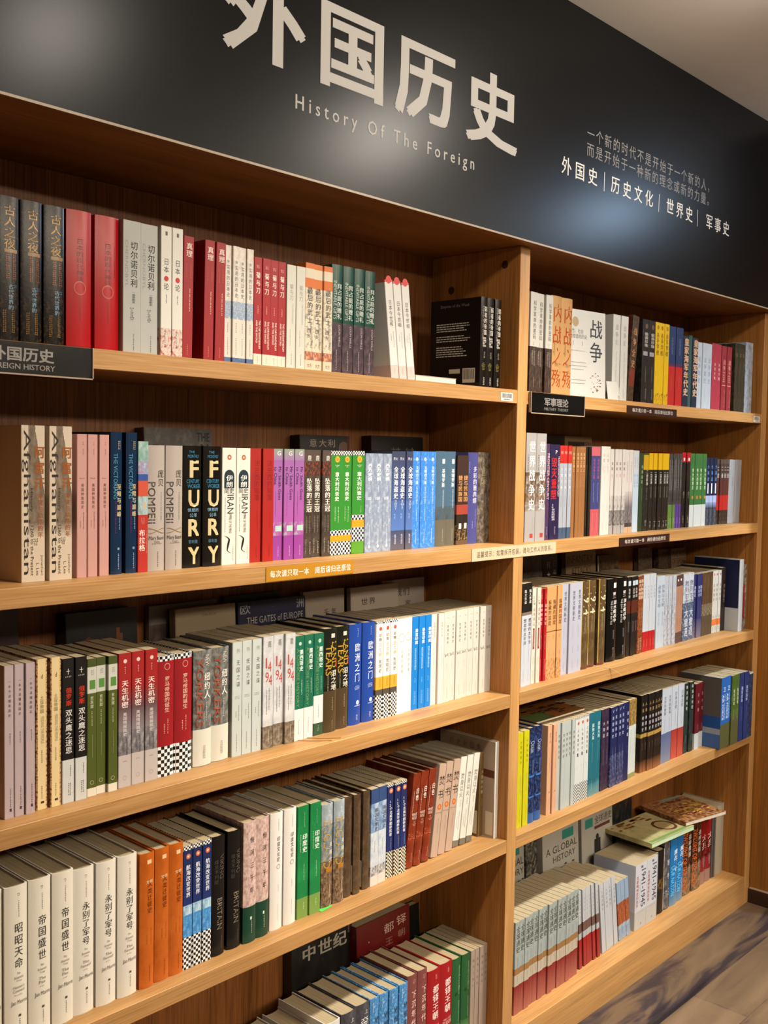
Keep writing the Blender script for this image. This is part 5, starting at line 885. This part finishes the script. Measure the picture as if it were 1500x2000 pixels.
FB('glossy black book with copper flames behind black paperbacks', -.941, -.806, 3, .2445, [(1, 'n:#121110:#171614:#0d0c0b:8')],
   [('c', '', '#5a2c16', .2, .2, -.2, .1), ('b', '', '#5a2c16', .19, .24, -.2, .16), ('b', '', '#6a3a20', .13, .24, .22, .05), ('b', '', '#6a3a20', .17, .25, .26, .05)], thick=.03, hp=HB, yf=.2)
FB('grey landscape cover behind the red checkered hardbacks', -.77, -.62, 3, .24, [(.14, '#6c6662'), (1, 'n:#4a3a34:#5c4c44:#3a2c28:12')], [], yf=.224, thick=.012, tilt=1)
FB('beige book with dark arch behind grey-white hardbacks', -.735, -.6, 3, .2335, [(1, '#8a7a62')],
   [('h', 'CHRIS MILLER', '#5c503e', .055, .075, .05, .24), ('o', '', '#3c3228', .34, .34, .06, .52), ('o', '', '#4a3e32', .34, .34, .06, .44)], yf=.188, thick=.018)
FB('dark green cover at the back behind pale sage paperbacks', -.60, -.463, 3, .2415, [(1, '#2c3a22')], [], yf=.228, thick=.01, tilt=1)
FB('navy hardback with silver Latin title behind silver paperbacks', -.595, -.425, 3, .2315, [(1, '#191b34')],
   [('v', '欧', '#9a9aa0', .015, .10, -.40, .16), ('v', '洲', '#9a9aa0', .015, .10, .42, .16), ('d', '', '#6a6c7c', .055, .07, 0, .02), ('h', 'THE GATES of EUROPE', '#a09a90', .125, .18, .04, .84), ('b', '', '#34374e', .085, .088, .1, .4)], yf=.186, thick=.03, hp=HB)
FB('beige cover behind the black tilted-title hardbacks', -.415, -.30, 3, .236, [(1, '#968a7a')], [('v', '千', '#3c3428', .16, .23, .05, .14), ('v', '年', '#3c3428', .16, .23, .24, .14)], yf=.206, thick=.01, tilt=2)
FB('pale cover with two black characters behind white paperbacks', -.285, -.137, 3, .234, [(1, '#a59a8c')],
   [('v', '世', '#221e18', .10, .17, -.22, .14), ('v', '界', '#221e18', .10, .17, -.06, .14)], yf=.198, thick=.012, tilt=3)
FB('pale cover half hidden at the back, next to the post', -.17, -.03, 3, .238, [(1, '#a0958a')],
   [('v', '我', '#221e18', .08, .16, -.12, .16), ('v', '们', '#221e18', .08, .16, .06, .16), ('v', '家', '#221e18', .2, .26, .1, .14)], yf=.222, thick=.01, tilt=1)
FB('dim grey-brown cover at the back beside the post', .31, .43, 3, .261, [(1, 'n:#4a4036:#2c241e:#5a4e42:8')], [('v', '六', '#6a6052', .05, .12, .3, .12), ('v', '十', '#6a6052', .13, .2, .3, .12)], thick=.015)
FB('black cover with white characters at the back', .432, .50, 3, .26, [(1, '#120f0d')], [('v', '科大', '#a49c90', .06, .26, -.1, .28), ('v', '日本', '#77706a', .06, .22, .3, .24)], thick=.02)
FB('tan cover with large Latin capitals at the back', .533, .683, 3, .2615, [(1, '#7d6a50')],
   [('h', 'INFANTRY', '#4c3c2a', .04, .12, -.02, .86), ('h', 'ATTACKS', '#4c3c2a', .16, .24, 0, .66)], thick=.015, yf=.2)
FB('dark brown picture cover at the back past the tan one', .70, .815, 3, .242, [(.08, '#2a1a12'), (1, 'n:#4a3626:#6a5238:#2c1c12:15')], [('b', '', '#c0b8a8', .0, .3, -.46, .04)], thick=.018)
FB('small brown cover with dark strokes behind others', .947, 1.03, 3, .2495, [(1, 'n:#5a4a3c:#2c2018:#6a5848:30')], [], yf=.215, thick=.02)
FB('brown cover with carved looking letters at the back', 1.06, 1.12, 3, .24, [(1, 'n:#4a3a2e:#2a1e18:#5c4a3c:30')], [('h', 'T', '#2a1e16', .04, .1, 0, .4)], yf=.21, thick=.018)
FB('brown cover with Latin capitals, next to side panel', 1.122, 1.218, 3, .2395, [(1, '#6c5644')], [('h', 'THE RISE', '#3a2a1e', .04, .11, .02, .9), ('h', 'OF GREAT', '#3a2a1e', .13, .2, .02, .9)], yf=.2, thick=.02)
G1 = [('b', '', '#2c7c70', .03, .12, .2, .32), ('d', '', '#5c584e', .05, .06, -.1, .02), ('h', 'A GLOBAL', '#2a2822', .15, .22, .02, .92), ('h', 'HISTORY', '#2a2822', .25, .31, .1, .8), ('n', '', '#3c362e', .36, .5, .1, .7)]
FB('white cover with green tab, cut off by the post', .262, .402, 5, .282, [(1, '#9c988c')], G1, yf=.22, thick=.03)
FB('black and white photo spine between two white covers', .404, .456, 5, .275, [(1, 'n:#4a463e:#14120f:#8c867a:25')], [], yf=.215, thick=.03)
FB('white cover with green tab and large Latin title', .459, .634, 5, .2785, [(1, '#a39f94')], G1, yf=.2, thick=.03)
FB('white cover with brush title and standing figure', .65, .816, 5, .282, [(1, '#9f9b90')],
   [('b', '', '#2c7c70', .05, .14, -.26, .24), ('h', '全球通史', '#2a2822', .05, .13, .2, .56), ('b', '', '#5a2820', .15, .18, .16, .5), ('c', '', '#2a2824', .26, .26, 0, .1), ('b', '', '#2a2824', .28, .46, 0, .2)], yf=.2, thick=.035)
FB('dark cover behind lying green book, bottom far shelf', .83, .96, 5, .27, [(1, 'n:#14130f:#3c3830:#1c2a3c:12')], [], yf=.226, thick=.01, tilt=1)
FB('black hardback facing out with grey block title', -.43, -.255, 5, .284, [(.02, '#2a2622'), (1, 'n:#1c1a17:#26221e:#141210:6')],
   [('v', '中', '#9c968a', .05, .17, -.22, .24, 2), ('v', '世', '#9c968a', .05, .17, .04, .24, 2), ('v', '纪', '#9c968a', .05, .17, .29, .24, 2), ('d', '', '#6a655c', .19, .21, 0, .03), ('d', '', '#b0a89c', .03, .09, .44, .04)], yf=.21, thick=.03, hp=HB, tilt=2)
FB('crimson hardback facing out with white characters', -.262, -.092, 5, .272, [(1, '#5c1210')],
   [('v', '都', '#b8a090', .07, .16, .1, .2), ('v', '铎', '#b8a090', .05, .14, .34, .2), ('v', '王', '#8a6a5c', .19, .26, .1, .16), ('v', '朝', '#8a6a5c', .17, .24, .34, .16), ('c', '', '#b8a090', .16, .16, -.28, .02)], yf=.185, thick=.045, hp=HB, tilt=3)
FB('blackish green book in the corner, bottom near shelf', -.085, -.03, 5, .25, [(1, '#14160f')], [], yf=.21, thick=.03, hp=HB)
# propped face-out copy on the top far shelf
r = face_book('paperback_book', 'white cover facing out with two tall black characters', gx(.233), gx(.379), TOPS[0], .2225, .0245, .012, [(1, '#b4b4b0')],
   [('v', '战', '#2c2c34', .08, .32, .26, .34, 1), ('v', '争', '#2c2c34', .34, .6, .26, .34, 1), ('c', '', '#9a8a68', .14, .14, -.26, .16), ('h', '人性、社会', '#6c6c68', .22, .27, -.24, .36), ('h', '与被塑造的历史', '#6c6c68', .28, .33, -.22, .5),
    ('h', '（        ）', '#5c5c58', .36, .41, -.2, .36), ('d', '', '#8c8c88', .44, .46, -.2, .03), ('h', 'How Conflict Shaped Us', '#9a9a96', .46, .48, -.2, .4), ('b', '', '#8a8a86', .60, .606, -.2, .4), ('b', '', '#8a8a86', .64, .646, -.2, .44), ('b', '', '#8a8a86', .68, .686, -.2, .3), ('b', '', '#8a8a86', .8, .806, -.2, .4), ('b', '', '#8a8a86', .84, .846, -.2, .34),
    ('n', '', '#6a5e4c', .68, .94, .25, .3)], tilt=2, rotz=-7.0)
# ------------------------------------------------------------------ lying books
def flat_book(label, name, loc, size, rotz, cov, draw_items, edge='#d2cdbb', tiltx=0, tilty=0):
    w, d, t = size; root = thing(name, label, 'book', loc, (R(tiltx), R(tilty), R(rotz)))
    m = print_mat(cov, .3, .5, 0, d, w, d)
    g = Geo(); g.box(0, w, 0, d, t-.0008, t); g.box(0, w, 0, d, 0, .0008); g.box(-.0005, .0006, 0, d, 0, t); g.build('cover', m, root)
    g = Geo(); g.box(.0008, w-.001, .001, d-.001, .0009, t-.0009); g.build('page_block', plain(edge, .7, .3, 'page_edges'), root)
    P = Print(lambda u, v, l: (u+w/2, v, t+l)); write_blocks(P, draw_items, w, d, random.Random(label), lambda q: 'front_lettering', root, .5)
    return root
ZL = TOPS[4]
flat_book('cream and green book lying flat with brown oval emblem', PB, (.835, .062, ZL+.2265), (.243, .170, .014), -4, 'n:#a49a6c:#b0a678:#8c8458:6',
   [('b', '', '#6a8a4a', .9, .97, 0, .94), ('c', '', '#5c3020', .62, .62, .2, .34), ('c', '', '#9c8a5c', .62, .62, .2, .26), ('d', '', '#5c4630', .6, .64, .2, .12), ('n', '', '#7c4a28', .05, .3, -.1, .7), ('d', '', '#7c7448', .74, .8, -.3, .03)], '#a9c4a4')
flat_book('colourful battle picture book lying flat atop others', PB, (1.046, .058, ZL+.2420), (.203, .190, .012), -12, 'n:#8c5a34:#a88a5c:#5c2c1c:22',
   [('v', '世', '#1c1610', .12, .24, -.1, .12), ('v', '界', '#1c1610', .12, .24, .02, .12), ('v', '战', '#1c1610', .12, .24, .14, .12), ('v', '争', '#1c1610', .12, .24, .26, .12), ('n', '', '#c0a040', .3, .8, .1, .7), ('n', '', '#6a2418', .3, .9, 0, .8), ('b', '', '#6c8a84', .02, .08, .2, .5)], '#c4bcae')
flat_book('orange and green magazine lying atop books by post', PB, (.193, .058, TOPS[3]+.2325), (.228, .150, .006), -1, 'n:#8c4a24:#7c5a2c:#4a5a2c:12',
   [('n', '', '#2a1c12', .2, .9, .1, .8), ('v', '国', '#1c140c', .2, .7, -.1, .1), ('v', '家', '#1c140c', .2, .7, .02, .1), ('v', '地', '#1c140c', .2, .7, .14, .1), ('b', '', '#4c5c30', .62, 1, -.28, .4)])
flat_book('white book lying flat between leaning and black ones', PB, (gx(-.292), .036, TOPS[0]+.0002), (.136, .2, .015), 0, '#c4c2ba', [])
# ------------------------------------------------------------------ signs, strips and stickers on the shelf edges
def plate(label, x0, x1, z0, z1, texts):
    w, h = gx(x1)-gx(x0), gz(z1)-gz(z0)
    root = thing('shelf_label_plate', label, 'sign', (gx(x0), -.0005, gz(z0)))
    g = Geo(); g.box(.002, w-.002, -.0035, -.001, .0028, h-.001); g.build('insert', plain('#101012', .3, .5, 'black_card'), root)
    am, nt, b = base_mat('clear_acrylic', .04, .5); b.inputs['Transmission Weight'].default_value = 1.0; b.inputs['IOR'].default_value = 1.3
    g = Geo(); g.box(0, w, -.0065, -.0045, 0, h); bevel(g.build('acrylic_front', am, root), .0006, 1)
    em = plain('#a08c78', .25, .5, 'acrylic_edge')
    g = Geo(); g.box(0, w, -.0066, -.0005, 0, .0022); g.box(0, .0018, -.0066, -.0005, 0, h); g.box(w-.0018, w, -.0066, -.0005, 0, h); g.build('edge_frame', em, root)
    P = Print(lambda u, v, l: (u, -.0035-l, v))
    for t, a, b_, c, d, bold in texts: P.text(t, w*a, w*b_, h*c, h*d, '#efeae4', bold, keep=False)
    P.build('sign_lettering', root); return root
plate('small black acrylic shelf label by the post, white print', .041, .2575, 1.5525, 1.5995, [('军事理论', .25, .69, .39, .78, 2), ('MILITARY  THEORY', .25, .69, .19, .32, 1)])
plate('wide black acrylic shelf label under thick black hardbacks', -1.2225, -1.0242, 1.5548, 1.5995, [('外国历史', .2365, .699, .41, .83, 2), ('FOREIGN HISTORY', .2194, .7065, .17, .335, 1)])
def strip(label, x0, x1, z0, z1, col, text, tcol, a, b_, bold, name='notice_strip'):
    w, h = gx(x1)-gx(x0), gz(z1)-gz(z0)
    root = thing(name, label, 'notice', (gx(x0), -.0003, gz(z0)))
    g = Geo(); g.box(0, w, -.0009, 0, 0, h); g.build('strip', plain(col, .4, .4, 'strip_film'), root)
    P = Print(lambda u, v, l: (u, -.0009-l, v))
    n = len(text); p = w*(b_-a)/n
    for i, ch in enumerate(text):
        if ch == ' ': continue
        P.text(ch, w*a+p*i, w*a+p*(i+.93), h*.24, h*.76, tcol, bold, keep=False, tight=False)
    P.build('strip_lettering', root); return root
TX = '每次请只取一本 阅后请归还原位'
strip('mustard notice strip with white characters on shelf edge', -.698, -.4915, 1.2432, 1.2675, '#a8761c', TX, '#e4e0d8', .04, .97, 1)
strip('dark brown notice strip on the top far shelf edge', .457, .715, 1.5685, 1.5895, '#2e1710', TX, '#bdb5ac', .1, .92, 1)
strip('dark brown notice strip on the second far shelf edge', .4395, .6975, 1.242, 1.263, '#2e1710', TX, '#bdb5ac', .1, .92, 1)
strip('long cream notice strip with black text across the post', -.1470, .1605, 1.2418, 1.2678, '#b9a88c', '温馨提示：如需拆开包装，请与工作人员联系。', '#3a3128', .05, .98, 0)
def sticker(label, x0, x1, z0, z1):
    w, h = gx(x1)-gx(x0), gz(z1)-gz(z0); rng = random.Random(label)
    root = thing('barcode_sticker', label, 'sticker', (gx(x0), -.0002, gz(z0)))
    g = Geo(); g.box(0, w, -.0003, 0, 0, h); g.build('label_paper', plain('#c2c2ba', .5, .3, 'label_paper'), root)
    P = Print(lambda u, v, l: (u, -.0003-l, v)); x = w*.1
    while x < w*.86:
        b_ = w*rng.uniform(.015, .045); P.rect(x, x+b_, h*.36, h*.88, '#26303a'); x += b_+w*rng.uniform(.02, .04)
    P.rect(w*.25, w*.75, h*.14, h*.24, '#5a5a5a'); P.build('barcode_print', root)
sticker('white barcode sticker on shelf edge beside the post', -.0602, -.0178, 1.5748, 1.5925)
sticker('white barcode sticker on shelf edge by side panel', 1.2003, 1.2436, 1.574, 1.592)
# paper bits
root = thing('paper_card', 'blank white card propped before the tilted brown paperback', 'card', (gx(.382), .0095, TOPS[0]+.0004), (R(-8), 0, R(-4)))
g = Geo(); g.box(0, .050, -.0004, 0, 0, .048); g.build('card', plain('#b0b0ab', .6, .3, 'card_paper'), root)
g = Geo(); g.box(.044, .058, .0006, .001, .012, .036); g.build('tab', plain('#a4a49e', .6, .3, 'card_paper2'), root)
g = Geo(); g.box(0, .034, 0, .016, 0, .0006)
o = g.build('paper_tab', plain('#4cc04a', .5, .3, 'green_paper')); o.location = (gx(-.532), .030, TOPS[3]+.0006); o.rotation_euler = (0, 0, R(8))
o['label'] = 'bright green paper tab lying before the white hardback'; o['category'] = 'paper tab'

bpy.data.objects.remove(_to)
